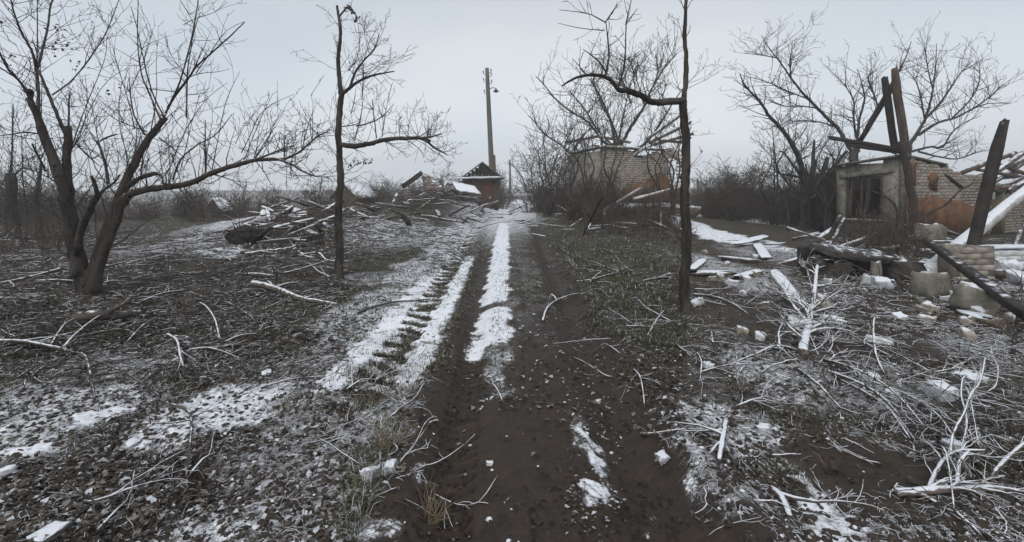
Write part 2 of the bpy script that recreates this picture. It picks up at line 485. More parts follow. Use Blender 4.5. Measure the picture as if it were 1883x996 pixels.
def resample(pts, rads, seg=0.12, wob=0.0, rg=rnd):
    """smooth a traced polyline (Catmull-Rom) and add slight knotty wobble"""
    pts = [Vector(p) for p in pts]
    out, ro = [], []
    n = len(pts)
    for i in range(n - 1):
        p0 = pts[max(i - 1, 0)]; p1 = pts[i]; p2 = pts[i + 1]; p3 = pts[min(i + 2, n - 1)]
        k = max(2, int((p2 - p1).length / seg))
        for j in range(k):
            t = j / k
            q = 0.5 * ((2 * p1) + (p2 - p0) * t + (2 * p0 - 5 * p1 + 4 * p2 - p3) * t * t + (3 * p1 - p0 - 3 * p2 + p3) * t ** 3)
            r = lerp(rads[i], rads[i + 1], t)
            w = wob * r
            out.append(q + Vector((rg.uniform(-w, w), rg.uniform(-w, w), rg.uniform(-w, w))))
            ro.append(r * rg.uniform(1 - wob * .5, 1 + wob * .5))
    out.append(pts[-1]); ro.append(rads[-1])
    return out, ro

def rvec(rg=rnd):
    while True:
        v = Vector((rg.uniform(-1, 1), rg.uniform(-1, 1), rg.uniform(-1, 1)))
        if 0.05 < v.length < 1: return v.normalized()

def grow(mb, p, d, L, r, lev, rg, wob=0.18, up=0.06, nch=4, ang=0.75, ratio=0.55, rmin=0.003, segs=4, mb_thin=None):
    """a wandering branch with side branches"""
    p = Vector(p); d = Vector(d).normalized()
    pts = [p.copy()]; dirs = [d.copy()]
    for k in range(segs):
        d = (d + rvec(rg) * wob + Vector((0, 0, up))).normalized()
        p = p + d * (L / segs); pts.append(p.copy()); dirs.append(d.copy())
    r = max(r, rmin)
    rads = [max(rmin * .8, r * (1 - 0.72 * k / segs) * rg.uniform(.82, 1.2)) for k in range(segs + 1)]
    (mb_thin if (mb_thin is not None and r < 0.012) else mb).tube(pts, rads, 6 if r > .03 else 4 if r > .010 else 3)
    if lev <= 0: return
    for c in range(nch):
        t = rg.uniform(0.22, 1.0) if c else 0.95
        k = min(int(t * segs), segs - 1); f = t * segs - k
        q = pts[k].lerp(pts[k + 1], min(f, 1))
        ax = dirs[k].cross(rvec(rg))
        if ax.length < 1e-3: continue
        nd = Matrix.Rotation(ang * rg.uniform(0.5, 1.35), 3, ax.normalized()) @ dirs[k]
        grow(mb, q, nd, L * ratio * rg.uniform(.6, 1.15) * (1.1 - .45 * t), rads[k] * 0.62, lev - 1, rg, wob, up, max(2, nch - 1), ang, ratio, rmin, max(3, segs - 1), mb_thin)

# ------------------------------------------------------------------ ground sheet
def ground_patches():
    """snow patches as seen lying on the ground: px centre, px radii, cover"""
    L = [  # left part
        (110, 750, 200, 80, .66), (150, 775, 70, 34, .9), (430, 745, 135, 66, .70), (340, 965, 110, 55, .70), (250, 655, 80, 30, .58), (575, 780, 70, 150, .50), (30, 720, 60, 40, .6),
        (540, 900, 140, 120, .52), (170, 900, 230, 90, .38), (-100, 800, 150, 150, .5), (560, 600, 80, 70, .26), (440, 468, 70, 16, .7), (550, 420, 70, 34, .58), (400, 440, 90, 10, .45), (510, 690, 40, 16, .5), (60, 700, 90, 40, .4),
        (20, 555, 25, 8, .6),
        # middle part
        (690, 570, 100, 70, .60), (660, 640, 70, 80, .56), (740, 440, 120, 22, .55), (770, 500, 70, 26, .6), (840, 440, 40, 40, .62), (680, 510, 60, 16, .5),
        (690, 800, 70, 110, .52), (690, 950, 80, 60, .62), (730, 700, 60, 40, .5), (760, 880, 40, 60, .25), (1095, 860, 26, 140, .80), (1110, 950, 36, 50, .84), (1060, 800, 14, 60, .56),
        (1215, 800, 40, 70, .55), (1240, 850, 26, 50, .62), (905, 690, 40, 40, .58), (1040, 690, 40, 30, .34), (1000, 650, 40, 40, .25),
        (930, 372, 60, 22, .72), (900, 395, 40, 22, .58), (960, 350, 30, 10, .8), (1010, 365, 30, 20, .4), (760, 352, 100, 12, .5), (700, 385, 60, 10, .45), (1190, 368, 70, 12, .55),
        (960, 470, 20, 60, .35), (975, 560, 26, 60, .36), (880, 960, 50, 50, .35),
        # right part
        (1340, 770, 90, 70, .62), (1410, 685, 100, 55, .56), (1530, 960, 85, 45, .74), (1310, 890, 45, 90, .52), (1310, 432, 40, 26, .85), (1300, 395, 50, 16, .7), (1330, 500, 80, 50, .52),
        (1430, 470, 100, 30, .48), (1600, 690, 90, 60, .34), (1660, 740, 120, 40, .50), (1760, 640, 140, 50, .48), (1470, 850, 50, 90, .58), (1490, 600, 80, 50, .32), (1660, 960, 20, 40, .55),
        (1850, 530, 60, 30, .5), (1980, 800, 80, 120, .4), (1290, 700, 30, 60, .36), (1560, 560, 60, 30, .3), (1590, 470, 60, 30, .35), (1410, 800, 50, 50, .6), (1800, 720, 90, 30, .26)]
    out = []
    for (x, y, rx, ry, c) in L:
        d = CH * F / (y - HY)
        dn = CH * F / (y + ry - HY); df = CH * F / max(y - ry - HY, 7)
        out.append(((x - CX) * d / F, d, rx * d / F, max(0.12, min((df - dn) / 2, d * .8)), c))
    return out
PATCH = ground_patches()

def masks(X, Y, Z):
    jx = X + (fbm(X * 2.2, Y * 2.2, 3, 41) - .5) * 0.7; jy = Y + (fbm(X * 2.2, Y * 2.2, 3, 47) - .5) * 0.9
    az = X / np.maximum(Y, 0.5)
    s = 0.10 + 0.24 * (fbm(X * .8, Y * .8, 3, 21) - .5)
    s = s + 0.17 * sstep(-0.15, -0.5, az) * sstep(5.0, 3.6, Y)
    s = s + 0.10 * sstep(22, 60, Y)
    for (cx, cy, rx, ry, c) in PATCH:
        e = ((jx - cx) / rx) ** 2 + ((jy - cy) / ry) ** 2
        s = np.maximum(s, c * sstep(1.5, 0.35, e))
    road = sstep(1.55, 1.1, np.abs(X + .1)) * sstep(26, 16, Y)
    # snow strips along the tracks
    wob = (fbm(X * 6, Y * 6, 3, 61) - .5) * 0.25
    st = sstep(0.36, 0.10, np.abs(X + 0.20 + 0.008 * Y + wob * .9)) * sstep(22, 18, Y)
    st = st * np.clip(sstep(3.3, 5.2, Y) + (fbm(X * 5, Y * 5, 3, 72) - .62) * 1.2 * sstep(6.0, 4.5, Y), 0, 1)
    brk = 1 - .6 * sstep(.5, .2, np.abs(Y - 6.5) / 0.45)
    s = np.maximum(s, 1.0 * st * brk)
    s = np.maximum(s, .40 * sstep(.55, .3, np.abs(X - .25)) * sstep(3.0, 5, Y) * sstep(16, 8, Y) * sstep(.42, .6, fbm(X * 4, Y * 4, 3, 73)))
    a = sstep(.22, .07, np.abs(X - trackL(Y) - 0.28 + wob * .6)) * sstep(3.4, 4.0, Y) * sstep(13, 9, Y)
    s = np.maximum(s, .95 * a)
    a = sstep(.26, .08, np.abs(X - trackL(Y) + 0.29 + wob * .6)) * sstep(3.3, 3.9, Y) * sstep(11, 7, Y)
    s = np.maximum(s, .95 * a)
    # bare tread and ruts
    lm = sstep(0.20, 0.13, np.abs(X - trackL(Y))) * sstep(3.0, 4, Y) * sstep(15, 10, Y)
    lg = sstep(0.35, 0.6, lug(Y, X, 0.30))
    s = s * (1 - lm * lg) + lm * (1 - lg) * 0.25
    mud = np.zeros_like(X)
    wr = (fbm(X * 3, Y * 2.2, 3, 81) - .5) * .42 + (fbm(X * 11, Y * 9, 2, 82) - .5) * .16
    rr = sstep(.30, .15, np.abs(X - rutR(Y) + wr)) * sstep(22, 12, Y)
    rl = sstep(.22, .13, np.abs(X - rutL(Y) + wr * .5)) * sstep(14, 7, Y)
    mid = sstep(-0.75, -.5, X + .02 * Y) * sstep(1.15, .85, X) * sstep(4.6, 3.6, Y)
    mid2 = sstep(-.05, .05, X) * sstep(1.05, .8, X) * sstep(7.5, 5.0, Y)
    keep = sstep(.25, .6, s + (fbm(X * 9, Y * 9, 3, 71) - .5) * .5)
    mud = np.maximum.reduce([rr, rl, mid * 1.0, mid2 * .85])
    s = s * (1 - 0.95 * np.maximum(rr, rl) * (1 - st)) 
    s = s * (1 - np.clip(mid, 0, 1) * (1 - keep) * .55) - .10 * np.clip(mid, 0, 1) * (1 - st)
    # brown bare soil in the right part
    for (x, y, rx, ry, c) in ((1590, 850, 130, 80, .9), (1400, 590, 70, 50, .7), (1640, 640, 110, 40, .8), (1330, 960, 80, 50, .7), (1800, 760, 120, 40, .7), (1700, 950, 90, 60, .6), (1190, 700, 60, 50, .45)):
        d = CH * F / (y - HY); dn = CH * F / (y + ry - HY); df = CH * F / max(y - ry - HY, 7)
        e = ((jx - (x - CX) * d / F) / (rx * d / F)) ** 2 + ((jy - d) / ((df - dn) / 2)) ** 2
        k = c * sstep(1.5, .3, e)
        mud = np.maximum(mud, k)
        s = s * (1 - k * .75)
    g = sstep(0.95, 1.3, X + wr) * sstep(3.5, 5, Y) * sstep(18, 12, Y) * sstep(.42, .33, az)
    g = np.maximum(g, .55 * sstep(-.1, -.6, X) * sstep(-4.5, -2, X) * sstep(4.5, 6, Y) * sstep(16, 9, Y))
    g = np.maximum(g, .4 * sstep(.55, .8, Y / 20) * sstep(40, 20, Y))
    s = s * (1 - .6 * sstep(1.0, 1.5, X) * sstep(3.4, 4.2, Y) * sstep(12, 9, Y) * sstep(.40, .34, az))
    s = np.where(Y < 0.3, 0.25, s)
    return s, mud, g

def make_ground():
    th = np.concatenate([np.linspace(-R(57), R(57), 900), np.linspace(R(57), R(303), 50)[1:-1]])
    inv = np.linspace(1 / 1.75, 1 / 42.0, 500)
    rr = np.concatenate([[0.25, .6, 1.0, 1.4], 1 / inv, np.geomspace(44, 1600, 34)])
    T, RR = np.meshgrid(th, rr)
    X = np.sin(T) * RR; Y = np.cos(T) * RR
    Z = height(X, Y)
    s, mud, g = masks(X, Y, Z)
    Z = Z + np.clip(s - .5, 0, 1) * 0.03 * (RR < 40)
    nr, nc = X.shape
    V = np.stack([X, Y, Z], -1).reshape(-1, 3)
    i = np.arange(nr - 1)[:, None] * nc; j = np.arange(nc)[None, :]; j2 = (j + 1) % nc
    q = np.stack([i + j, i + nc + j, i + nc + j2, i + j2], -1).reshape(-1, 4)
    fn = np.concatenate([np.full(len(q), 4), [nc]])
    lp = np.concatenate([q.ravel(), np.arange(nc)[::-1]])
    me = mesh_from('ground', V, fn, lp, M['ground'], smooth=True)
    for nm, a in (('snow', s), ('mud', mud), ('grass', g)):
        at = me.attributes.new(nm, 'FLOAT', 'POINT'); at.data.foreach_set('value', a.reshape(-1).astype(np.float32))
    o = bpy.data.objects.new('ground', me); COL.objects.link(o)
    o['kind'] = 'structure'
    return o
make_ground()

# ------------------------------------------------------------------ brick walls
BRICK_ME = {}
def brick_mesh(mat, L=0.25, Wd=0.11, H=0.085):
    key = (mat.name, L)
    if key not in BRICK_ME:
        mb = MB(); b = 0.008
        x, y, z = L / 2, Wd / 2, H / 2
        v = []
        for (sx, sz) in ((-1, -1), (1, -1), (1, 1), (-1, 1)): v.append((sx * x, y, sz * z))
        for (sx, sz) in ((-1, -1), (1, -1), (1, 1), (-1, 1)): v.append((sx * x, -y + b, sz * z))
        for (sx, sz) in ((-1, -1), (1, -1), (1, 1), (-1, 1)): v.append((sx * (x - b), -y, sz * (z - b)))
        f = [(3, 2, 1, 0)]
        for k in range(4):
            k2 = (k + 1) % 4
            f += [(k, k2, 4 + k2, 4 + k), (4 + k, 4 + k2, 8 + k2, 8 + k)]
        f.append((8, 9, 10, 11))
        mb.add(v, f)
        BRICK_ME[key] = mb.data('brick', mat)
    return BRICK_ME[key]

def brick_wall(root, A, u, length, z0, top, mat, holes=(), thick=0.22, mortar=None, budget=120, out=None, pick=lambda s, z: True, brickL=0.25, pitchz=0.097, miss=0.03):
    """courses of bricks standing proud of a mortar core.  A: base corner, u: unit run, top(s): height profile; bricks face 'out'"""
    u = Vector(u).normalized(); A = Vector(A)
    if out is None: out = Vector((u.y, -u.x, 0))
    org = parent_origin(root)
    core = MB()
    step = 0.26; n = int(length / step)
    for k in range(n):                                   # core in upright strips following the ragged top
        s0, s1 = k * step, (k + 1) * step
        sm = (s0 + s1) / 2
        cuts = [(0.0, top(sm) - 0.02)]
        for (h0, h1, zb, zt) in holes:
            if h0 < sm < h1:
                nc = []
                for (a, b) in cuts:
                    if zb > a: nc.append((a, min(b, zb)))
                    if zt < b: nc.append((max(a, zt), b))
                cuts = nc
        for (a, b) in cuts:
            if b - a < .02: continue
            c = A + u * sm - out * (thick / 2) + Vector((0, 0, z0 + (a + b) / 2))
            core.obox(c, u * step / 2, out * (thick / 2), Vector((0, 0, (b - a) / 2)))
    core.build('wall', mortar or M['mortar'], root)
    places = []
    rows = int(4.2 / pitchz)
    for r in range(rows):
        z = r * pitchz + pitchz / 2
        pl = brickL + .012
        off = (r % 2) * pl / 2
        for k in range(int(length / pl)):
            s = off + k * pl + pl / 2
            if s + brickL / 2 > length: continue
            if z + pitchz / 2 > top(s): continue
            if any(h0 - .02 < s < h1 + .02 and zb < z < zt for (h0, h1, zb, zt) in holes): continue
            if not pick(s, z): continue
            if rnd.random() < miss: continue
            places.append((s, z))
    me = brick_mesh(mat, brickL)
    places.sort(key=lambda q: (A + u * q[0]).y * 1.0 - q[1] * .8)
    ang = math.atan2(u.y, u.x)
    rest = MB()
    for i, (s, z) in enumerate(places):
        c = A + u * s + out * (-.055 + 0.014 + rnd.uniform(-.004, .006)) + Vector((0, 0, z0 + z))
        if i < budget:
            o = bpy.data.objects.new('brick', me); COL.objects.link(o); o.parent = root
            o.location = c - org
            o.rotation_euler = (rnd.uniform(-.02, .02), rnd.uniform(-.015, .015), ang + rnd.uniform(-.02, .02))
        else:
            rest.obox(c, u * brickL / 2, out * .055, Vector((0, 0, .0425)))
    if rest.V: rest.build('brick', mat, root, kind='stuff')

def patch_slab(root, name, A, u, out, outline, z0, mat, proud=0.03, thick=.03):
    """a plaster sheet with a ragged outline lying on a wall; outline in (s, z)"""
    pts = []
    for i in range(len(outline)):
        a, b = Vector(outline[i]), Vector(outline[(i + 1) % len(outline)])
        k = max(1, int((b - a).length / .13))
        for j in range(k):
            q = a.lerp(b, j / k); pts.append((q.x + rnd.uniform(-.05, .05), q.y + rnd.uniform(-.045, .045)))
    u = Vector(u).normalized(); mb = MB()
    n = len(pts)
    f = [A + u * s + out * (proud + thick * .6) + Vector((0, 0, z0 + z)) for s, z in pts]
    b = [A + u * s * 1.0 + out * .0 + Vector((0, 0, z0 + z)) for s, z in pts]
    faces = [tuple(range(n))] + [(i, n + i, n + (i + 1) % n, (i + 1) % n) for i in range(n)]
    mb.add(f + b, faces)
    o = mb.build(name, mat, root)
    bm = bmesh.new(); bm.from_mesh(o.data)
    bmesh.ops.triangulate(bm, faces=[q for q in bm.faces if len(q.verts) > 4])
    bmesh.ops.recalc_face_normals(bm, faces=bm.faces)
    bm.to_mesh(o.data); bm.free()
    return o

def rubble_block(mb, c, sx, sy, sz, rg=rnd, rot=None, rough=.12):
    """a broken block: chamfered box with chipped corners"""
    bm = bmesh.new()
    bmesh.ops.create_cube(bm, size=1.0)
    bmesh.ops.bevel(bm, geom=bm.edges[:], offset=.09, segments=1, affect='EDGES')
    bmesh.ops.subdivide_edges(bm, edges=[e for e in bm.edges if e.calc_length() > .5], cuts=2, use_grid_fill=True)
    m = rot or (Matrix.Rotation(rg.uniform(0, 6.28), 3, 'Z') @ Matrix.Rotation(rg.uniform(-.25, .25), 3, 'X') @ Matrix.Rotation(rg.uniform(-.25, .25), 3, 'Y'))
    bm.verts.index_update()
    vs_ = []
    for v in bm.verts:
        q = Vector((v.co.x * sx, v.co.y * sy, v.co.z * sz))
        q += rvec(rg) * rough * min(sx, sy, sz) * rg.random()
        vs_.append(Vector(c) + m @ q)
    mb.add(vs_, [tuple(v.index for v in f.verts) for f in bm.faces])
    bm.free()

# ---- ruined house on the right (corner toward the viewer)
def right_house():
    d0 = 14.0
    c = P(1668, 345, d0); base = Vector((c.x, c.y, 0)); z0 = -0.05
    ur = Vector((1, .45, 0)).normalized(); uf = Vector((-.45, 1, 0)).normalized()
    root = thing('ruined_house', 'roofless pale brick house with barred window and charred beams standing on its corner', 'house', (base.x, base.y, z0))
    H0 = 2.54
    def top_r(s): return H0 - 0.125 * s - 0.10 * max(0, math.sin(s * 2.3 + .4)) * (s > .8) + .05 * math.sin(s * 9)
    orange = [(a_ * .9, b_) for a_, b_ in [(-.02, .30), (.5, .42), (1.5, .22), (2.4, .12), (3.4, .02), (5.3, .02), (5.3, .95), (4.6, 1.12), (4.0, 1.02), (3.2, 1.22), (2.2, 1.18), (1.4, 1.38), (.6, 1.30), (-.02, 1.42)]]
    brick_wall(root, base, ur, 9.2, 0, top_r, M['brick'], holes=((5.0, 6.0, 0, 1.45),), budget=210)
    outr = Vector((ur.y, -ur.x, 0))
    patch_slab(root, 'plaster_patch', base, ur, outr, orange, z0 * 0, M['clay'])
    patch_slab(root, 'plaster_patch', base, ur, outr, [(.0, 1.72), (.38, 1.68), (.42, 2.32), (.05, 2.4)], 0, M['clay'])
    patch_slab(root, 'plaster_patch', base, ur, outr, [(1.15, 1.62), (1.55, 1.5), (1.68, 1.95), (1.35, 2.1), (1.1, 1.95)], 0, M['clay'])
    # front wall with the window: window s from .55 to 1.75 (s runs away from the corner)
    w0, w1, zb, zt = .63, 1.74, .60, 1.98
    outf = -ur
    core = MB()
    L = 2.02
    for (s0, s1, a, b) in ((0, w0, 0, H0 - .03), (w1, L, 0, H0 - .22), (w0, w1, 0, zb), (w0, w1, zt, H0 - .17)):
        cc = base + uf * ((s0 + s1) / 2 + .001) - outf * .14 + Vector((0, 0, (a + b) / 2))
        core.obox(cc, uf * (s1 - s0) / 2, outf * .14, Vector((0, 0, (b - a) / 2)))
    core.build('wall', M['plaster'], root)
    mb = MB()                                              # broad cracked band under the eaves and a sill
    mb.beam(base + outf * .02 + uf * -.05 + Vector((0, 0, H0 + .05)), base + outf * .02 + uf * (L + .05) + Vector((0, 0, H0 - .20)), .34, .07, .05, 9)
    mb.beam(base + ur * -.1 + Vector((0, 0, H0 + .03)) - outr * .1, base + ur * 2.4 + Vector((0, 0, top_r(2.4) + .05)) - outr * .1, .34, .07, .05, 8)
    mb.build('cornice', M['concrete'], root)
    mb = MB(); mb.beam(base + uf * (w0 - .25) + outf * .03 + Vector((0, 0, zt + .16)), base + uf * (w1 + .2) + outf * .03 + Vector((0, 0, zt - .02)), .12, .13, .04, 5)
    mb.build('lintel', M['concrete'], root)
    mb = MB(); mb.beam(base + uf * (w0 - .1) + outf * .05 + Vector((0, 0, zb - .04)), base + uf * (w1 + .1) + outf * .05 + Vector((0, 0, zb - .04)), .2, .07, .04, 4)
    mb.build('sill', M['concrete'], root)
    wf = MB()
    for s in (w0 + .05, w1 - .05): wf.beam(base + uf * s - outf * .05 + Vector((0, 0, zb)), base + uf * s - outf * .05 + Vector((0, 0, zt)), .08, .07, .03, 4, up=ur)
    wf.beam(base + uf * w0 - outf * .05 + Vector((0, 0, zt - .05)), base + uf * w1 - outf * .05 + Vector((0, 0, zt - .05)), .07, .08, .03, 4)
    wfo = wf.build('window_frame', M['wood_brown'], root)
    for (sa, sb, w) in ((w0 + .38, w0 + .52, .16), (w0 + .62, w0 + .60, .07), (w0 + .86, w0 + 1.02, .15), (w0 + 1.08, w0 + .92, .06)):
        bb = MB(); bb.beam(base + uf * sb - outf * .0 + Vector((0, 0, zb)), base + uf * sa - outf * .04 + Vector((0, 0, zt - .06)), .04, w, .05, 5, up=ur)
        bb.build('board', M['wood_brown'], root)
    # rear and far walls, their dark colour standing in for room shade
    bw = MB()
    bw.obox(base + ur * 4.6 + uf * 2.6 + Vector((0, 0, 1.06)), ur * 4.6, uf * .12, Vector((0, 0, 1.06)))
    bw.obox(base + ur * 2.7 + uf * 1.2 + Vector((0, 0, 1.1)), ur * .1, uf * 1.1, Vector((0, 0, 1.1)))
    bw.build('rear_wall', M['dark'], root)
    cl = MB()  # ceiling added to keep daylight out of the rooms
    for k in range(11):
        cl.beam(base + ur * (.15 + k * .24) + uf * .1 + Vector((0, 0, 2.2 + rnd.uniform(-.01, .01))), base + ur * (.15 + k * .24) + uf * 2.1 + Vector((0, 0, 2.2)), .235, .04, .02, 3)
    cl.build('added_ceiling', M['wood_dark'], root)
    # door opening with an ochre leaf ajar
    dm = MB(); dm.beam(base + ur * 5.5 - outr * .12 + Vector((0, 0, 0)), base + ur * 5.5 - outr * .12 + Vector((0, 0, 1.2)), .04, .62, .01, 2, up=outr)
    dm.build('door', M['door'], root)
    dl = MB(); dl.beam(base + ur * 4.9 + outr * .04 + Vector((0, 0, 1.6)), base + ur * 6.1 + outr * .04 + Vector((0, 0, 1.58)), .1, .1, .04, 4)
    dl.build('lintel', M['rust'], root)
    # fallen rafters lying over the broken top of the wall further back
    def raft(p, q, w, m):
        b = MB(); b.beam(p, q, w, w * .8, .06, 6); b.build('rafter', m, root)
    raft(P(1768, 318, 17.50), P(1868, 280, 18.50), .17, M['wood_brown'])
    raft(P(1862, 282, 18.30), P(1872, 342, 18.00), .15, M['wood_grey'])
    raft(P(1796, 326, 17.40), P(1925, 278, 18.90), .17, M['wood_grey'])
    raft(P(1778, 333, 17.30), P(1900, 322, 18.80), .13, M['wood_brown'])
    raft(P(1800, 312, 17.80), P(1905, 330, 17.90), .13, M['wood_brown'])
    raft(P(1840, 345, 17.20), P(1938, 300, 18.90), .15, M['wood_grey'])
    raft(P(1820, 340, 17.60), P(1882, 300, 18.60), .12, M['wood_grey'])
    raft(P(1812, 330, 16.00), P(1900, 268, 17.00), .16, M['wood_grey']); raft(P(1830, 300, 17.00), P(1960, 345, 16.50), .14, M['wood_brown'])
    raft(P(1855, 352, 15.50), P(1950, 290, 17.00), .15, M['wood_grey']); raft(P(1740, 322, 16.50), P(1840, 352, 16.00), .14, M['wood_brown'])
    raft(P(1690, 292, 14.6), P(1770, 345, 15.20), .10, M['wood_dark'])
    b = MB(); b.beam(P(1925, 262, 17.80), P(1905, 520, 16.00), .2, .2, .05, 6); b.build('corner_post', M['wood_brown'], root)
    return root, base, ur, uf, z0
RH, RB, RU, RF, RZ = right_house()

# ---- second ruin behind the middle of the street
def middle_house():
    d0 = 23.5
    c = P(1108, 345, d0); base = Vector((c.x, c.y, 0)); z0 = 0.15
    ur = Vector((1, .06, 0)).normalized(); uf = Vector((-.42, 1, 0)).normalized()
    outr = Vector((ur.y, -ur.x, 0))
    root = thing('ruined_house', 'roofless brick house with rusty orange wall behind thin trees by the road', 'house', (base.x, base.y, z0))
    Ht = 3.62
    def top(s): return Ht - .06 * s + .16 * math.sin(s * 2.1) + .09 * math.sin(s * 7.7) - .35 * (1.5 < s < 2.1)
    brick_wall(root, base, ur, 4.1, 0, top, M['brick'], holes=((3.3, 3.9, 1.75, 3.1),), budget=0, miss=.06)
    patch_slab(root, 'plaster_patch', base, ur, outr, [(.9, .35), (1.6, .5), (2.6, .3), (3.6, .4), (4.05, .3), (4.05, 1.6), (3.6, 1.55), (3.2, 2.35), (2.6, 2.35), (2.2, 1.9), (1.6, 1.75), (1.0, 1.5)], 0, M['clay'])
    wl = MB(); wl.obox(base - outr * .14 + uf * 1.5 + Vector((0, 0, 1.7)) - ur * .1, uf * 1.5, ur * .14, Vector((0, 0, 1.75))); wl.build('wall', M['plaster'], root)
    bw = MB(); bw.obox(base + ur * 2.0 + uf * 2.6 + Vector((0, 0, 1.7)), ur * 2.1, uf * .12, Vector((0, 0, 1.7))); bw.build('rear_wall', M['dark'], root)  # rear wall coloured near black for the shade behind the window
    cm = MB(); cm.beam(base - ur * .3 + Vector((0, 0, Ht + .05)), base + ur * 3.2 + Vector((0, 0, top(3.2) + .05)), .4, .12, .06, 10)
    cm.beam(base - ur * .1 + Vector((0, 0, Ht + .02)), base - ur * .1 + uf * 3 + Vector((0, 0, Ht - .1)), .4, .12, .06, 8)
    cm.build('cornice', M['wood_snow'], root)
    for (a, b, w) in (((1040, 262, 24.5), (1110, 248, 25.5), .16), ((1100, 250, 24.6), (1160, 262, 24.0), .14), ((1195, 262, 24.6), (1270, 225, 27), .17), ((1205, 265, 24.6), (1275, 245, 26), .16), ((1215, 258, 24.6), (1265, 262, 25), .14), ((1190, 255, 25), (1260, 205, 28), .14)):
        q = MB(); q.beam(P(*a), P(*b), w, w, .06, 5); q.build('rafter', M['wood_grey'], root)
    return root
middle_house()

# snow-covered slab in front of the middle house
def slab_thing():
    p = P(1185, 352, 20.5)
    mb = MB()
    z = hz(p.x + 1.5, 20.5)
    rubble_block(mb, (p.x + .55, 20.8, z + .22), 3.5, 1.6, .5, rot=Matrix.Rotation(.05, 3, 'Z'), rough=.25)
    o = mb.build('concrete_slab', M['wood_snow'], None, (p.x + .55, 20.8, z))
    tag(o, 'long low slab under thick snow in front of the orange ruin', 'slab')
slab_thing()

# ---- utility pole with a lamp
def pole():
    d = 29.0
    b = P(908, 345, d); zb = hz(b.x, d)
    root = thing('utility_pole', 'tall leaning grey utility pole with a small street lamp beside the road', 'utility pole', (b.x, d, zb))
    tp = P(895.5, 125, d)
    mb = MB()
    pts = [Vector((b.x, d, zb - .3)).lerp(tp, t) for t in np.linspace(0, 1, 12)]
    mb.tube(pts, [lerp(.19, .115, t) for t in np.linspace(0, 1, 12)], 10, cap=True); mb.build('pole', M['pole'], root)
    def on(py): return Vector((b.x, d, zb)).lerp(tp, (P(0, py, d).z - zb) / (tp.z - zb))
    for py, sd in ((136, -1), (140, 1), (150, -1), (153, 1), (171, -1), (133, 1)):
        q = on(py); i = MB()
        i.tube([q + Vector((sd * .12, -.02, -.02)), q + Vector((sd * .24, -.02, 0)), q + Vector((sd * .24, -.02, .10))], [.018] * 3, 5)
        hk = i.build('hook', M['metal'], root)
        i = MB(); i.tube([q + Vector((sd * .24, -.02, .08 + k)) for k in (0, .03, .08, .12, .15)], [.03, .055, .04, .05, .02], 8); i.build('insulator', M['ceramic'], root)
    q = on(163); a = MB()
    a.tube([q + Vector((.1, 0, 0)), q + Vector((.25, -.02, .06)), q + Vector((.42, -.05, .05)), q + Vector((.5, -.06, -.02))], [.025] * 4, 6)
    a.build('lamp_arm', M['metal'], root)
    s = MB(); c = q + Vector((.5, -.06, -.05))
    s.tube([c + Vector((0, 0, k)) for k in (.06, .02, -.04, -.12, -.13)], [.035, .06, .09, .21, .17], 12)
    lh = s.build('lamp_shade', M['metal'], root)
    s = MB(); s.tube([c + Vector((0, 0, k)) for k in (-.10, -.14, -.2, -.23)], [.05, .075, .06, .01], 10); s.build('bulb', M['ceramic'], root)
    q = MB(); q.tube([Vector((b.x + .2, d - .1, zb - .2)), on(285) + Vector((.17, -.05, 0))], [.1, .09], 8, cap=True); q.build('stub_post', M['wood_brown'], root)
    # thin far pole
    d2 = 62; p2 = P(937.5, 345, d2); z2 = hz(p2.x, d2)
    r2 = thing('utility_pole', 'slim distant pole standing over the end of the road', 'utility pole', (p2.x, d2, z2))
    mb = MB(); mb.tube([Vector((p2.x, d2, z2 - .3)), P(938, 320, d2), P(937.5, 293, d2)], [.15, .13, .11], 8, cap=True); mb.build('pole', M['pole'], r2)
    d3 = 48; p3 = P(1283, 345, d3); z3 = hz(p3.x, d3)
    r3 = thing('utility_pole', 'slim distant pole beside the thicket left of the pale brick house', 'utility pole', (p3.x, d3, z3))
    mb = MB(); mb.tube([Vector((p3.x, d3, z3 - .3)), P(1283.5, 350, d3), P(1283, 328, d3)], [.13, .12, .10], 8, cap=True); mb.build('pole', M['pole'], r3)
pole()

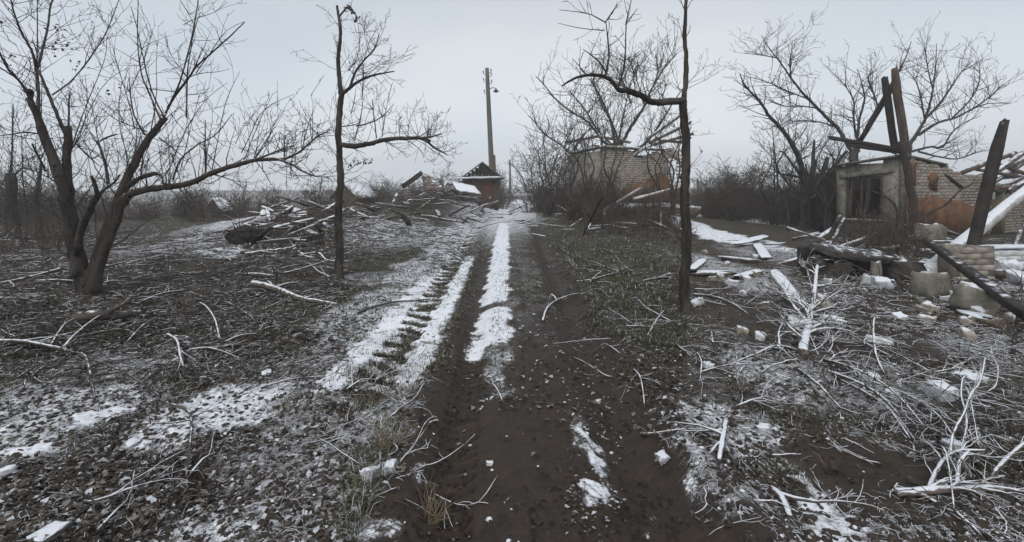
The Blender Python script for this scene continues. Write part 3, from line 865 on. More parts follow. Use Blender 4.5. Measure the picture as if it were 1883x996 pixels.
# ------------------------------------------------------------------ traced trees
class Tree:
    def __init__(self, name, label, base_px, d, seed, bark, twigmat, cat='tree'):
        self.d = d; self.rg = random.Random(seed)
        b = G(*base_px) if d is None else P(base_px[0], base_px[1], d)
        self.d = b.y; self.base = Vector((b.x, b.y, hz(b.x, b.y)))
        self.root = thing(name, label, cat, self.base)
        self.tw = MB(); self.bark = bark; self.twm = twigmat
        self.trunkdone = False
    def pts(self, tr, dz=0.0, dz0=0.0):
        n = len(tr); out = []
        for i, (x, y) in enumerate(tr):
            d = self.d + dz0 + dz * i / max(n - 1, 1)
            out.append(P(x, y, d))
        return out
    thin = 1.0
    def limb(self, tr, r0, r1, dz=0.0, dz0=0.0, name='limb', sprouts=0, slen=.8, srad=.006, slev=2, up=.1, wob=.22, mat=None, upbias=.5, cap=False, smin=.15, rmin=.0035, nch=3):
        r0 *= self.thin; r1 *= self.thin
        pts = self.pts(tr, dz, dz0); n = len(pts)
        rads = [lerp(r0, r1, i / (n - 1)) for i in range(n)]
        q, rr = resample(pts, rads, max(.06, r0 * 1.2), .16, self.rg)
        if name == 'trunk' and abs(tr[0][1] - max(y for _, y in tr)) < 1:
            for i_ in range(min(5, len(rr))): rr[i_] *= 1 + .40 * (1 - i_ / 5) ** 2
        mb = MB(); mb.tube(q, rr, 10 if r0 > .06 else 7 if r0 > .025 else 5, cap=cap or r1 > .03)
        for k in range(int(len(q) * .6) if r0 > .045 else 0):      # knots and pruned stubs
            i = self.rg.randrange(1, len(q) - 1); dd = rvec(self.rg)
            mb.tube([q[i], q[i] + dd * rr[i] * 1.25], [rr[i] * .55, rr[i] * .35], 6, cap=True)
        mb.build(name, mat or self.bark, self.root)
        self.sprout(q, rr, sprouts, slen, srad, slev, up, wob, upbias, smin, rmin, nch)
        return q
    def shoot(self, tr, r0, r1=None, dz=0.0, dz0=0.0, sprouts=4, slen=.35, slev=1, up=.08, upbias=.3, nch=2, rmin=.0032):
        pts = self.pts(tr, dz, dz0); n = len(pts)
        r1 = r1 or max(.003, r0 * .35)
        q, rr = resample(pts, [lerp(r0, r1, i / (n - 1)) for i in range(n)], .12, .3, self.rg)
        self.tw.tube(q, rr, 5 if r0 > .012 else 4)
        self.sprout(q, rr, sprouts, slen, r0 * .5, slev, up, .22, upbias, .2, rmin, nch)
    def sprout(self, q, rr, n, L, r, lev, up, wob, upbias, smin, rmin, nch=3):
        for _ in range(n):
            i = int(self.rg.uniform(smin, 1) * (len(q) - 2)); t = (q[i + 1] - q[i]).normalized()
            d = (rvec(self.rg) + Vector((0, 0, upbias)) + t * .5).normalized()
            grow(self.tw, q[i], d, L * self.rg.uniform(.4, 1.3), min(r, rr[i] * .7), lev, self.rg, wob, up, nch, .8, .55, rmin)
    def done(self):
        if self.tw.tubes:
            o = self.tw.build('twigs', self.twm, self.root, kind='stuff')

def z1(L): return [(x / 1.779, y / 1.779) for x, y in L]
def z3(L): return [(630 + x / 2.4896, y / 2.4896) for x, y in L]
def z6(L): return [(1265 + x / 2.2638, 40 + y / 2.2638) for x, y in L]
def z8(L): return [(1265 + x / 2.798, 640 + y / 2.798) for x, y in L]

def leaves(tree, px_list, n, spread, d):
    """withered leaves still hanging in the crown"""
    V = []; fn = []; lp = []
    for (x, y) in px_list:
        c = P(x, y, d)
        for _ in range(n):
            q = c + rvec() * spread * rnd.random(); a = rvec() * rnd.uniform(.025, .05); b = a.cross(rvec()).normalized() * rnd.uniform(.014, .026)
            k = len(V); V += [q, q + a * .5 + b, q + a + Vector((0, 0, -.015)), q + a * .5 - b]
            fn.append(4); lp += [k, k + 1, k + 2, k + 3]
    V = [v - tree.base for v in V]
    me = mesh_from('withered_leaves', V, fn, lp, M['leafdry'])
    o = bpy.data.objects.new('withered_leaves', me); COL.objects.link(o); o.parent = tree.root; o['kind'] = 'stuff'

# ---- the big forked tree on the left
A = Tree('apple_tree', 'large dark leafless tree with two forked stems and one long low side limb', (163, 535), None, 3, M['bark'], M['twig'])
A.thin = .52
A.limb(z1([(292, 975), (272, 900), (250, 830), (235, 760), (222, 690), (205, 610), (180, 540), (150, 470), (138, 420), (118, 370), (95, 320)]), .20, .075, -.2, 0, 'trunk', 10, 1.1, .009)
A.limb(z1([(262, 900), (240, 800), (232, 700), (222, 600), (218, 520), (222, 455), (222, 412)]), .155, .085, .1, -.05, 'trunk', 10, .9, .008, upbias=.9)
A.limb(z1([(298, 975), (308, 900), (330, 820), (352, 745), (378, 680), (402, 620), (425, 565), (455, 505), (490, 445), (543, 384)]), .20, .075, .5, -.05, 'trunk', 16, 1.2, .010, mat=M['bark_red'], upbias=.8)
A.limb(z1([(300, 960), (322, 880), (348, 800), (380, 730), (395, 660), (415, 640)]), .15, .10, .3, -.25, 'trunk', 0, mat=M['bark_red'])
A.limb(z1([(252, 830), (262, 770), (285, 710), (305, 665), (322, 636)]), .10, .075, -.5, -.1, sprouts=8, slen=1.0, mat=M['bark'])
A.limb(z1([(322, 640), (312, 605), (298, 575)]), .05, .035, -.1, -.6, cap=True)
A.limb(z1([(320, 638), (350, 612), (375, 595), (392, 570)]), .04, .02, .1, -.6, sprouts=7, slen=.8)
A.limb(z1([(398, 668), (425, 636), (470, 620), (530, 612), (590, 604), (640, 590), (700, 562), (760, 543), (830, 524), (880, 520), (930, 520)]), .115, .042, -1.1, .2, sprouts=26, slen=.85, srad=.008, mat=M['bark_snow'], upbias=1.0)
A.limb(z1([(930, 520), (975, 500), (1010, 470), (1045, 440), (1080, 432)]), .035, .008, -.3, -.9, sprouts=16, slen=.5, upbias=.2, mat=M['bark_snow'])
A.limb(z1([(900, 518), (950, 535), (990, 560), (1030, 575), (1072, 580), (1088, 592)]), .034, .009, -.1, -.9, sprouts=16, slen=.45, upbias=.2, mat=M['bark_snow'])
A.limb(z1([(840, 520), (880, 505), (930, 485), (960, 475)]), .03, .015, .4, -.9, sprouts=12, slen=.5)
A.limb(z1([(418, 610), (450, 585), (490, 570), (520, 568), (538, 580), (540, 605)]), .07, .05, -.6, .2, sprouts=6, mat=M['bark_snow'], cap=True)
A.limb(z1([(355, 600), (345, 540), (330, 490), (320, 460)]), .045, .03, .6, .3, sprouts=6)
A.limb(z1([(325, 462), (350, 448), (383, 438)]), .03, .022, .1, .9, cap=True, sprouts=3)
A.limb(z1([(150, 480), (128, 390), (126, 300), (120, 230)]), .06, .04, .4, 0, sprouts=5)
A.limb(z1([(120, 235), (108, 175), (78, 120), (52, 60), (36, 0), (28, -40)]), .042, .012, -.5, .4, sprouts=16, slen=.8)
A.limb(z1([(122, 225), (140, 160), (158, 80), (165, 20), (185, -20)]), .04, .02, .3, .4, sprouts=14, slen=.7)
A.limb(z1([(120, 230), (122, 120), (122, 30), (121, -20)]), .02, .01, .2, .4, sprouts=6, slen=.5)
A.limb(z1([(96, 318), (70, 272), (35, 235), (8, 190), (-20, 130)]), .04, .018, -.5, -.2, sprouts=10, slen=.7)
A.limb(z1([(95, 330), (104, 300), (92, 295), (80, 300)]), .06, .05, -.1, -.2, cap=True)
A.limb(z1([(215, 440), (185, 370), (160, 310), (140, 260), (122, 225)]), .05, .03, .3, 0, sprouts=8, slen=.7)
A.limb(z1([(170, 310), (215, 280), (255, 240), (300, 180), (345, 110), (385, 10), (395, -20)]), .026, .010, .7, .1, sprouts=14, slen=.6)
A.limb(z1([(140, 440), (90, 432), (40, 438), (-10, 445)]), .022, .012, -.4, 0, sprouts=8, slen=.6)
A.limb(z1([(150, 560), (120, 500), (105, 470)]), .03, .02, -.4, 0, sprouts=5, slen=.6)
for tr, r in (([(540, 385), (510, 330), (485, 260), (462, 160), (448, 90), (428, 20)], .014), ([(525, 390), (495, 320), (460, 230), (450, 120), (452, 0)], .016), ([(540, 370), (575, 300), (600, 230), (625, 130), (640, 50), (650, -10)], .016),
              ([(548, 350), (590, 290), (640, 220), (700, 165), (750, 120), (800, 72)], .020), ([(610, 385), (612, 250), (622, 170), (635, 100), (655, 40)], .013), ([(605, 260), (650, 240), (710, 235), (750, 225)], .007),
              ([(640, 240), (690, 170), (740, 100), (800, 70)], .009), ([(600, 80), (640, 60), (700, 40), (745, 5)], .007), ([(590, 0), (630, 70), (640, 120)], .007),
              ([(475, 440), (440, 380), (425, 300), (424, 255)], .015), ([(440, 420), (420, 330), (390, 230), (370, 160)], .010), ([(480, 430), (400, 400), (350, 370), (310, 330)], .009),
              ([(565, 590), (580, 540), (605, 505), (650, 470), (700, 445), (735, 405), (760, 372)], .016), ([(672, 570), (671, 480), (672, 392)], .016), ([(692, 560), (712, 460), (740, 330), (785, 232)], .009),
              ([(590, 560), (620, 430), (650, 320), (658, 300)], .008), ([(560, 540), (610, 420), (680, 320), (745, 270)], .008), ([(790, 500), (820, 440), (850, 375), (900, 335), (962, 308)], .009),
              ([(770, 470), (800, 410), (870, 330)], .007), ([(930, 520), (930, 470), (934, 440)], .016), ([(985, 500), (1010, 400), (1035, 340)], .009), ([(800, 520), (835, 430), (870, 350)], .008),
              ([(250, 470), (300, 520), (330, 545)], .014), ([(330, 640), (345, 690), (355, 720)], .01), ([(235, 480), (280, 350), (340, 200), (350, 120)], .012), ([(230, 500), (330, 290), (420, 220)], .007),
              ([(240, 480), (270, 420), (285, 330), (278, 240)], .009), ([(330, 500), (310, 400), (300, 320)], .009), ([(460, 560), (470, 490), (455, 420)], .012), ([(225, 410), (226, 330), (228, 300)], .018),
              ([(410, 640), (480, 700), (540, 720)], .006), ([(560, 620), (600, 660), (640, 690)], .006), ([(700, 570), (760, 590), (830, 640)], .010), ([(840, 530), (870, 570), (888, 605)], .010), ([(740, 565), (690, 600), (640, 590)], .008),
              ([(600, 610), (630, 650), (650, 660)], .005), ([(930, 525), (980, 590), (960, 600)], .006), ([(190, 600), (120, 560), (60, 550)], .01), ([(160, 500), (90, 520), (30, 560)], .008), ([(520, 610), (560, 540), (590, 450)], .008),
              ([(520, 450), (560, 480), (610, 520)], .012), ([(430, 560), (520, 500), (600, 460)], .006), ([(420, 300), (470, 200), (500, 100)], .006), ([(610, 250), (560, 180), (540, 110)], .006)):
    A.shoot(z1(tr), r, None, A.rg.uniform(-.6, .6), A.rg.uniform(-.3, .5), sprouts=7, slen=.42)
leaves(A, [(106, 55), (100, 85), (112, 78), (120, 78), (118, 62), (18, 105), (140, 120), (5, 40), (90, 90), (200, 160)], 9, .16, A.d)
A.done()

# ---- tree whose stem stands between the left and middle view, branch reaching right
B = Tree('apple_tree', 'slim leafless tree with a drooping branch reaching right over the snowy verge', (622, 512), None, 5, M['bark'], M['twig'])
B.limb([(622, 520), (625, 460), (622, 390), (626, 320), (622, 250), (625, 200), (629, 165)], .075, .045, 0, 0, 'trunk', 10, .7, .008)
B.limb([(627, 172), (622, 110), (626, 60), (620, 10)], .045, .02, .2, 0, 'limb', 8, .6)
B.limb([(622, 265), (650, 268), (680, 264), (710, 256), (745, 254), (775, 254), (790, 260)], .05, .026, -.5, 0, sprouts=14, slen=.55, upbias=.2)
B.limb([(770, 254), (790, 252), (812, 245)], .022, .008, .1, -.5, sprouts=10, slen=.4)
B.limb([(780, 256), (800, 272), (815, 280), (822, 285)], .022, .008, -.1, -.5, sprouts=10, slen=.4, upbias=-.2)
B.limb([(630, 172), (645, 160), (658, 150), (680, 140), (705, 134), (725, 131)], .034, .010, -.3, 0, sprouts=12, slen=.5)
B.limb([(642, 165), (652, 135), (670, 110), (688, 90), (697, 62)], .024, .008, .2, 0, sprouts=14, slen=.5)
for tr, r in (([(655, 232), (690, 222), (712, 205), (725, 190)], .012), ([(652, 258), (658, 235), (665, 205), (668, 180)], .012), ([(692, 254), (688, 215), (684, 182)], .013), ([(702, 252), (712, 190), (722, 150)], .008), ([(666, 178), (668, 130), (665, 100)], .010),
              ([(705, 258), (730, 272), (750, 290)], .008), ([(745, 256), (770, 272), (778, 288)], .008), ([(625, 232), (650, 230), (670, 220)], .010), ([(750, 254), (752, 225), (760, 205), (785, 196)], .006), ([(735, 254), (735, 235), (745, 215)], .006),
              ([(785, 258), (788, 240), (790, 235)], .012), ([(645, 210), (650, 190), (655, 160)], .008), ([(660, 150), (690, 125), (720, 108)], .008), ([(688, 92), (700, 75), (716, 70)], .006), ([(640, 268), (655, 275), (672, 282)], .007),
              ([(690, 85), (670, 55), (660, 35)], .005), ([(662, 95), (660, 60), (658, 40)], .005), ([(640, 130), (655, 110), (660, 85)], .010)):
    B.shoot(tr, r, None, B.rg.uniform(-.4, .4), B.rg.uniform(-.3, .1), sprouts=7, slen=.35)
B.limb([(624, 30), (640, 12), (650, 20), (657, 34)], .016, .010, -.3, 0, sprouts=3, slen=.2)
leaves(B, [(645, 16), (651, 22), (656, 30), (640, 12), (655, 36)], 14, .07, B.d)
leaves(B, [(652, 296), (672, 292), (682, 298), (662, 300), (645, 303)], 12, .08, B.d)
B.done()

# ---- tree standing between the middle and right view, limb reaching left
C = Tree('old_tree', 'bare tree with a thick crooked limb reaching left high over the road edge', (1262, 570), None, 8, M['bark'], M['twig'])
C.limb([(1261, 580), (1259, 510), (1263, 440), (1259, 360), (1262, 290), (1258, 220), (1256, 186)], .066, .05, 0, 0, 'trunk', 14, .45, .007)
C.limb([(1257, 190), (1262, 120), (1259, 60), (1262, -10)], .036, .02, .2, 0, 'limb', 5, .4)
C.limb([(1258, 184), (1225, 187), (1200, 187), (1180, 176), (1160, 168), (1138, 165)], .048, .032, -.4, 0, sprouts=6, slen=.4)
C.limb([(1138, 166), (1128, 152), (1114, 142), (1098, 138), (1080, 138), (1058, 143), (1042, 152), (1033, 158)], .030, .009, -.2, -.4, sprouts=4, slen=.25)
for tr, r in (([(1113, 140), (1120, 105), (1117, 65), (1114, 40)], .015), ([(1114, 42), (1098, 32), (1078, 24), (1050, 20), (1028, 18)], .008), ([(1114, 40), (1124, 25), (1136, 7)], .010), ([(1136, 162), (1146, 130), (1150, 90), (1152, 40), (1162, -4)], .013),
              ([(1116, 134), (1100, 112), (1086, 100), (1072, 90)], .011), ([(1078, 138), (1066, 122), (1052, 107)], .009), ([(1112, 56), (1090, 54), (1060, 50), (1026, 42)], .006), ([(1106, 138), (1110, 112), (1112, 92)], .008), ([(1140, 158), (1160, 115), (1172, 98)], .008), ([(1150, 45), (1165, 25), (1172, 15)], .006)):
    C.shoot(tr, r, None, C.rg.uniform(-.3, .3), C.rg.uniform(-.6, -.3), sprouts=3, slen=.25, slev=1)
C.done()

# ---- big bare tree behind the middle ruin
D = Tree('bare_tree', 'wide bare tree rising behind the orange brick ruin', (1150, 380), 28.0, 12, M['bark'], M['twig'])
for tr, r0, r1 in (([(1150, 385), (1140, 320), (1132, 262)], .26, .2),):
    D.limb(tr, r0, r1, 0, 0, 'trunk')
for tr, r in (([(1132, 265), (1122, 220), (1105, 180), (1088, 150), (1085, 145)], .14), ([(1132, 270), (1110, 260), (1082, 225), (1050, 205), (1020, 180), (1000, 155), (985, 140)], .12), ([(1120, 280), (1060, 285), (1030, 265), (1000, 245), (980, 220), (972, 213)], .10),
              ([(1136, 265), (1142, 235), (1150, 195), (1160, 150)], .11), ([(1140, 270), (1165, 225), (1185, 195), (1200, 160), (1225, 120), (1245, 98)], .14), ([(1130, 270), (1100, 240), (1075, 200), (1050, 170), (1048, 165)], .08),
              ([(1140, 265), (1125, 225), (1108, 195), (1095, 165), (1090, 130)], .09), ([(1150, 290), (1190, 260), (1215, 225), (1240, 185), (1265, 150)], .12), ([(1160, 190), (1150, 160), (1140, 135)], .06), ([(1185, 195), (1175, 160), (1165, 130), (1155, 105)], .06), ([(1200, 160), (1210, 130), (1205, 100)], .06)):
    D.limb(tr, r * .72, .02, D.rg.uniform(-2, 2), 0, sprouts=24, slen=1.9, srad=.022, slev=2, rmin=.010)
D.done()
D2 = Tree('bare_tree', 'thin bare trees multi-stemmed in front of the orange brick ruin', (1165, 385), None, 14, M['bark_snow'], M['twig'])
for tr, r in (([(1165, 388), (1155, 330), (1160, 300), (1172, 270), (1185, 235)], .05), ([(1170, 388), (1172, 340), (1168, 300), (1190, 270)], .03), ([(1163, 385), (1150, 345), (1140, 320), (1120, 290)], .035), ([(1150, 345), (1110, 310), (1085, 308)], .025)):
    D2.limb(tr, r, .010, D2.rg.uniform(-.6, .6), 0, sprouts=9, slen=.8, slev=2, srad=.012, rmin=.006)
D2.done()
for k_, (bx_, d_, sd_, lb_) in enumerate(((1078, 19.0, 41, 'slender bare tree before the left corner of the orange ruin'), (1128, 18.5, 42, 'slender bare tree left of the snowy leaning pole at the orange ruin'), (1208, 19.5, 43, 'slender bare tree before the dark window of the orange ruin'), (1050, 21.0, 44, 'slender bare tree at the near end of the roadside hedge'), (1238, 18.0, 45, 'slender bare tree at the right end of the orange ruin'))):
    q_ = Tree('young_tree', lb_, (bx_, 388), d_, sd_, M['bark_snow'], M['twig'])
    for _ in range(3):
        j_ = [q_.rg.uniform(-1, 1) for _ in range(4)]
        q_.limb([(bx_ + j_[0] * 3, 394), (bx_ + j_[0] * 8, 350), (bx_ + j_[1] * 18, 310), (bx_ + j_[2] * 30, 270), (bx_ + j_[3] * 40, 225 + 20 * j_[2])], .05, .010, j_[2], 0, 'trunk' if _ == 0 else 'limb', 12, .8, .012, 2, rmin=.006)
    q_.done()
D3 = Tree('bare_tree', 'dark upright snag with cut top at the left corner of the orange ruin', (1105, 392), None, 15, M['bark'], M['twig'])
D3.limb([(1108, 395), (1107, 330), (1106, 285), (1107, 245)], .085, .07, 0, 0, 'trunk', 8, .8, .02, rmin=.006)
D3.limb([(1106, 340), (1096, 300), (1088, 255), (1086, 225)], .05, .02, .3, 0, sprouts=8, slen=.8, rmin=.006)
D3.limb([(1085, 395), (1070, 350), (1058, 290), (1062, 262)], .09, .05, .3, 0, sprouts=10, slen=.9, rmin=.006, name='trunk')
D3.done()

# ---- trees around the right ruin
E = Tree('bare_tree', 'tall bare tree with long limbs arching left beside the pale brick house', (1478, 430), 17.5, 21, M['bark'], M['twig'])
E.limb(z6([(484, 900), (488, 800), (486, 720), (482, 640)]), .20, .15, 0, 0, 'trunk', 6, 1.2, .02, rmin=.006)
E.limb(z6([(482, 640), (468, 585), (440, 520), (415, 480), (380, 435), (340, 395), (315, 355), (285, 315), (255, 285), (230, 250), (216, 215)]), .10, .015, -1, 0, sprouts=34, slen=1.1, srad=.018, rmin=.006)
E.limb(z6([(484, 700), (470, 640), (440, 600), (400, 545), (380, 540)]), .06, .02, -1, 0, sprouts=14, slen=.9, rmin=.006)
E.limb(z6([(486, 760), (540, 720), (575, 650), (620, 590), (660, 540)]), .10, .06, 1, 0, sprouts=10, slen=1.2, rmin=.006)
E.limb(z6([(480, 650), (430, 640), (380, 630), (370, 600)]), .05, .02, -.6, 0, sprouts=10, slen=.8, rmin=.006)
E.done()
E2 = Tree('tree_stump', 'tall splintered broken tree stump standing beside the arching bare tree', (1500, 430), 18.2, 22, M['bark'], M['twig'])
E2.limb(z6([(530, 880), (525, 740), (520, 640), (522, 560), (526, 490)]), .17, .03, 0, 0, 'trunk', 8, .9, .016, rmin=.006)
E2.limb(z6([(545, 850), (548, 700), (565, 620), (580, 565)]), .14, .06, .2, 0, 'trunk', 6, .9, .016, rmin=.006)
E2.limb(z6([(520, 800), (505, 680), (490, 590)]), .08, .02, -.3, 0, 'limb', 6, .8, .014, rmin=.006)
E2.limb(z6([(570, 860), (590, 740), (585, 640), (575, 560)]), .07, .02, .3, 0, 'limb', 6, .8, .014, rmin=.006)
E2.done()
Ft = Tree('bare_tree', 'broad bare tree spreading above and behind the pale brick house', (1600, 420), 22.0, 25, M['bark'], M['twig'])
Ft.limb(z6([(700, 900), (700, 700), (690, 600), (690, 540)]), .24, .18, 0, 0, 'trunk')
Ft.limb(z6([(900, 900), (905, 700), (900, 600), (915, 510)]), .24, .16, 0, 1, 'trunk')
for tr, r, o in (([(690, 560), (660, 500), (620, 440), (585, 405), (540, 360), (500, 320), (465, 280), (430, 235), (400, 190), (370, 150), (335, 105), (305, 55)], .13, 0), ([(690, 550), (705, 480), (715, 400), (735, 320), (722, 250), (706, 195)], .11, 0),
              ([(700, 550), (730, 470), (770, 390), (805, 330), (850, 250), (880, 200), (910, 140), (930, 80)], .12, 0), ([(700, 480), (690, 400), (690, 330), (660, 270), (655, 235)], .07, 0), ([(790, 350), (770, 290), (750, 240), (762, 200)], .06, 0),
              ([(915, 520), (950, 470), (985, 410), (1005, 350), (1020, 280), (1030, 200), (1035, 90)], .13, 1), ([(990, 400), (1040, 350), (1090, 280), (1130, 220), (1185, 160)], .09, 1), ([(960, 470), (1040, 420), (1110, 400), (1180, 365), (1250, 340), (1345, 340)], .10, 1),
              ([(985, 400), (970, 320), (950, 250), (915, 205)], .06, 1), ([(930, 540), (1010, 520), (1060, 520), (1100, 460), (1150, 420), (1220, 390)], .08, 1), ([(1100, 400), (1170, 330), (1210, 260), (1215, 170)], .06, 1), ([(1020, 280), (1000, 200), (985, 100)], .05, 1), ([(960, 540), (1040, 560), (1120, 570), (1200, 545), (1260, 530)], .07, 1), ([(1180, 365), (1260, 310), (1310, 260)], .05, 1), ([(500, 320), (420, 290), (330, 250), (260, 230)], .05, 0), ([(540, 360), (470, 350), (400, 350), (340, 330)], .05, 0), ([(370, 150), (320, 140), (240, 120)], .04, 0), ([(430, 235), (425, 170), (435, 90)], .04, 0), ([(620, 440), (560, 420), (480, 410), (420, 420)], .05, 0)):
    Ft.limb(z6(tr), r * .72, .012, Ft.rg.uniform(-1.8, 1.8), o, sprouts=15, slen=1.3, srad=.022, slev=2, rmin=.007, mat=M['bark'])
Ft.done()
for k_, (bx_, d_, sd_, lb_) in enumerate(((1452, 17.0, 51, 'slender bare tree just left of the arching bare tree'), (1518, 16.0, 52, 'slender bare tree between the splintered stump and the pale house'), (1540, 17.5, 53, 'crooked bare tree touching the left corner of the pale house'), (1415, 20.0, 54, 'slender bare tree at the thicket edge by the snowy path'))):
    q_ = Tree('young_tree', lb_, (bx_, 425), d_, sd_, M['bark'], M['twig'])
    for _ in range(3):
        j_ = [q_.rg.uniform(-1, 1) for _ in range(4)]
        q_.limb([(bx_ + j_[0] * 3, 432), (bx_ + j_[0] * 8, 390), (bx_ + j_[1] * 20, 345), (bx_ + j_[2] * 32, 300), (bx_ + j_[3] * 45, 255 + 25 * j_[2])], .055, .010, j_[2], 0, 'trunk' if _ == 0 else 'limb', 14, .8, .012, 2, rmin=.006)
    q_.done()
F2 = Tree('bare_tree', 'bare reddish tree stem growing in front of the corner of the pale brick house', (1675, 450), 12.9, 27, M['bark_red'], M['twig'])
F2.limb([(1682, 470), (1680, 400), (1675, 350), (1666, 300), (1655, 260)], .11, .085, 0, 0, 'trunk', 4, .9, .014, rmin=.005)
F2.limb([(1640, 455), (1650, 400), (1640, 370), (1600, 350), (1560, 345)], .03, .012, -.5, -1, sprouts=8, slen=.7, rmin=.005)
F2.limb([(1680, 450), (1700, 400), (1740, 375), (1765, 350), (1795, 335)], .035, .010, -.3, -1, sprouts=8, slen=.7, rmin=.005)
F2.done()

# ---- thin trees at the far left edge
H1 = Tree('bare_tree', 'thin broken-topped young tree at the left end of the field', (24, 440), None, 31, M['bark'], M['twig'])
H1.limb([(26, 446), (23, 390), (20, 350), (19, 318)], .16, .12, 0, 0, 'trunk', 14, 1.3, .016, upbias=.8, rmin=.006)
H1.limb([(19, 318), (22, 280), (23, 235), (24, 190)], .03, .012, .2, 0, sprouts=9, slen=.9, rmin=.006)
H1.limb([(20, 330), (40, 310), (58, 312), (75, 318)], .03, .012, .2, 0, sprouts=9, slen=.9, rmin=.006)
H1.limb([(20, 350), (5, 338), (-12, 330)], .03, .012, .2, 0, sprouts=9, slen=.9, rmin=.006)
H1.done()
H2 = Tree('bare_tree', 'thin twiggy leaning tree just left of the big forked tree', (66, 440), None, 33, M['bark'], M['twig'])
H2.limb([(78, 452), (70, 400), (66, 370), (72, 330), (76, 300)], .09, .04, 0, 0, 'trunk', 16, 1.2, .014, rmin=.006)
H2.limb([(100, 455), (85, 410), (70, 390), (50, 375)], .03, .015, 0, 0, sprouts=9, slen=1.0, rmin=.006)
H2.limb([(45, 445), (50, 400), (42, 330), (40, 250)], .025, .01, 0, .5, sprouts=9, slen=.9, rmin=.006)
H2.done()

# ------------------------------------------------------------------ shrub thickets
def shrub_proto(seed, h, n, spread, r, lev=2, rmin=.010):
    rg = random.Random(seed); mb = MB()
    for _ in range(n):
        a = rg.uniform(0, 6.28); lean = rg.uniform(.05, .7) * spread
        p = Vector((math.cos(a), math.sin(a), 0)) * rg.uniform(0, .35) * spread
        d = Vector((math.cos(a) * lean, math.sin(a) * lean, 1))
        grow(mb, p - Vector((0, 0, .1)), d, h * rg.uniform(.35, 1.05), r * rg.uniform(.5, 1.1), lev, rg, .34, .03, 6, .95, .55, rmin, 5)
    for _ in range(n * 4):                                  # dead stalks and fine growth low down
        a = rg.uniform(0, 6.28); p = Vector((math.cos(a), math.sin(a), 0)) * rg.uniform(0, 1.0) * spread
        grow(mb, p - Vector((0, 0, .05)), Vector((rg.uniform(-.8, .8), rg.uniform(-.8, .8), 1)), h * rg.uniform(.15, .45), rmin, 1, rg, .3, 0, 2, .9, .6, rmin * .8, 3)
    return mb.data('bare_shrub', M['twig_far'])
SH = [shrub_proto(100 + k, 1.6 + .25 * (k % 3), 9 + 2 * (k % 3), .8, .019, 2, .0075) for k in range(5)]
SHT = [shrub_proto(200 + k, 3.0, 5, .35, .04) for k in range(3)]
SHN = [shrub_proto(300 + k, .75, 9, .9, .010, 1, .004) for k in range(3)]

def shrub(x, y, sc, label, group, kinds=SH, name='bare_shrub', cat='shrub', zs=1.0):
    o = bpy.data.objects.new(name, rnd.choice(kinds)); COL.objects.link(o)
    o.location = (x, y, hz(x, y)); o.rotation_euler = (0, 0, rnd.uniform(0, 6.28)); o.scale = (sc, sc, sc * zs * rnd.uniform(.85, 1.15))
    tag(o, label, cat, group)

def thicket(n, x0, x1, d0, d1, sc, label, group, kinds=SH, zs=1.0, name='bare_shrub', cat='shrub', zones=None):
    for k in range(n):
        d = rnd.uniform(d0, d1); px = rnd.uniform(x0, x1)
        if zones: label = zones[0] + next(w for m, w in zones[1] if px < m)
        shrub((px - CX) * d / F, d, sc * rnd.uniform(.7, 1.25), label, group, kinds, name, cat, zs)
ZL = ((60, 'left of the big forked tree'), (170, 'just behind the big forked tree'), (290, 'right of the big forked tree'), (430, 'left of the left heap'), (530, 'behind the left heap'), (9999, 'left of the slim tree'))
thicket(30, -60, 640, 20, 26, .85, 'dark leafless shrub at the near side of the scrub beyond the left field', 'nearer shrubs beyond the left field', zones=('nearer dark shrub ', ZL))
thicket(34, -60, 600, 27, 44, 1.15, 'grey-brown leafless shrub in the thicket along the far edge of the left field', 'shrubs along the far edge of the left field', zones=('misty distant shrub ', ZL))
thicket(10, -60, 130, 18, 26, 1.1, 'leafless shrub among the thin trees at the left end of the field', 'shrubs among the thin trees')
thicket(10, 628, 780, 24, 32, .95, 'dark shrub just behind the heaped snowy boards', 'shrubs just behind the heaped boards')
thicket(22, 628, 860, 36, 62, 1.5, 'leafless shrub in the misty scrub behind the heaped snowy boards', 'shrubs behind the heaped boards')
thicket(8, 905, 930, 34, 60, 1.25, 'leafless shrub along the road just past the tall pole', 'shrubs past the tall pole')
thicket(28, 965, 1100, 23, 62, 1.45, 'dense brown shrub of the hedge on the right side of the road', 'hedge shrubs right of the road', zones=('', ((1005, 'brown hedge shrub beside the far road'), (1050, 'brown hedge shrub in the middle of the hedge'), (9999, 'brown hedge shrub close to the orange ruin'))))
thicket(8, 1010, 1130, 17, 22, .95, 'brown shrub at the hedge end before the orange ruin', 'shrubs before the orange ruin')
thicket(20, 1300, 1480, 19, 26, 1.1, 'shrub', 'shrubs beside the snowy path', zones=('dark leafless shrub ', ((1345, 'at the left end of the thicket by the snowy path'), (1410, 'in the middle of the thicket by the snowy path'), (9999, 'of the thicket near the arching bare tree'))))
thicket(12, 1265, 1480, 28, 50, 1.35, 'misty distant shrub behind the thicket by the snowy path', 'distant shrubs behind the snowy path')
thicket(8, 1300, 1480, 20, 28, .95, 'tall thin sapling growing in the thicket by the snowy path', 'saplings by the snowy path', SHT, .9, 'sapling', 'sapling')
thicket(12, 1085, 1250, 17, 21.5, .8, 'low brown shrub before the orange ruin', 'low shrubs before the orange ruin')
thicket(8, 636, 740, 27, 36, 1.1, 'brown shrub behind the slim tree and the root ball', 'shrubs behind the slim tree')
thicket(7, 1450, 1550, 17, 22, 1.1, 'shrub round the broken stump left of the pale house', 'shrubs round the broken stump')
thicket(12, 985, 1110, 22, 40, 1.2, 'tall thin sapling growing out of the hedge right of the road', 'saplings in the hedge', SHT, 1.1, 'sapling', 'sapling')
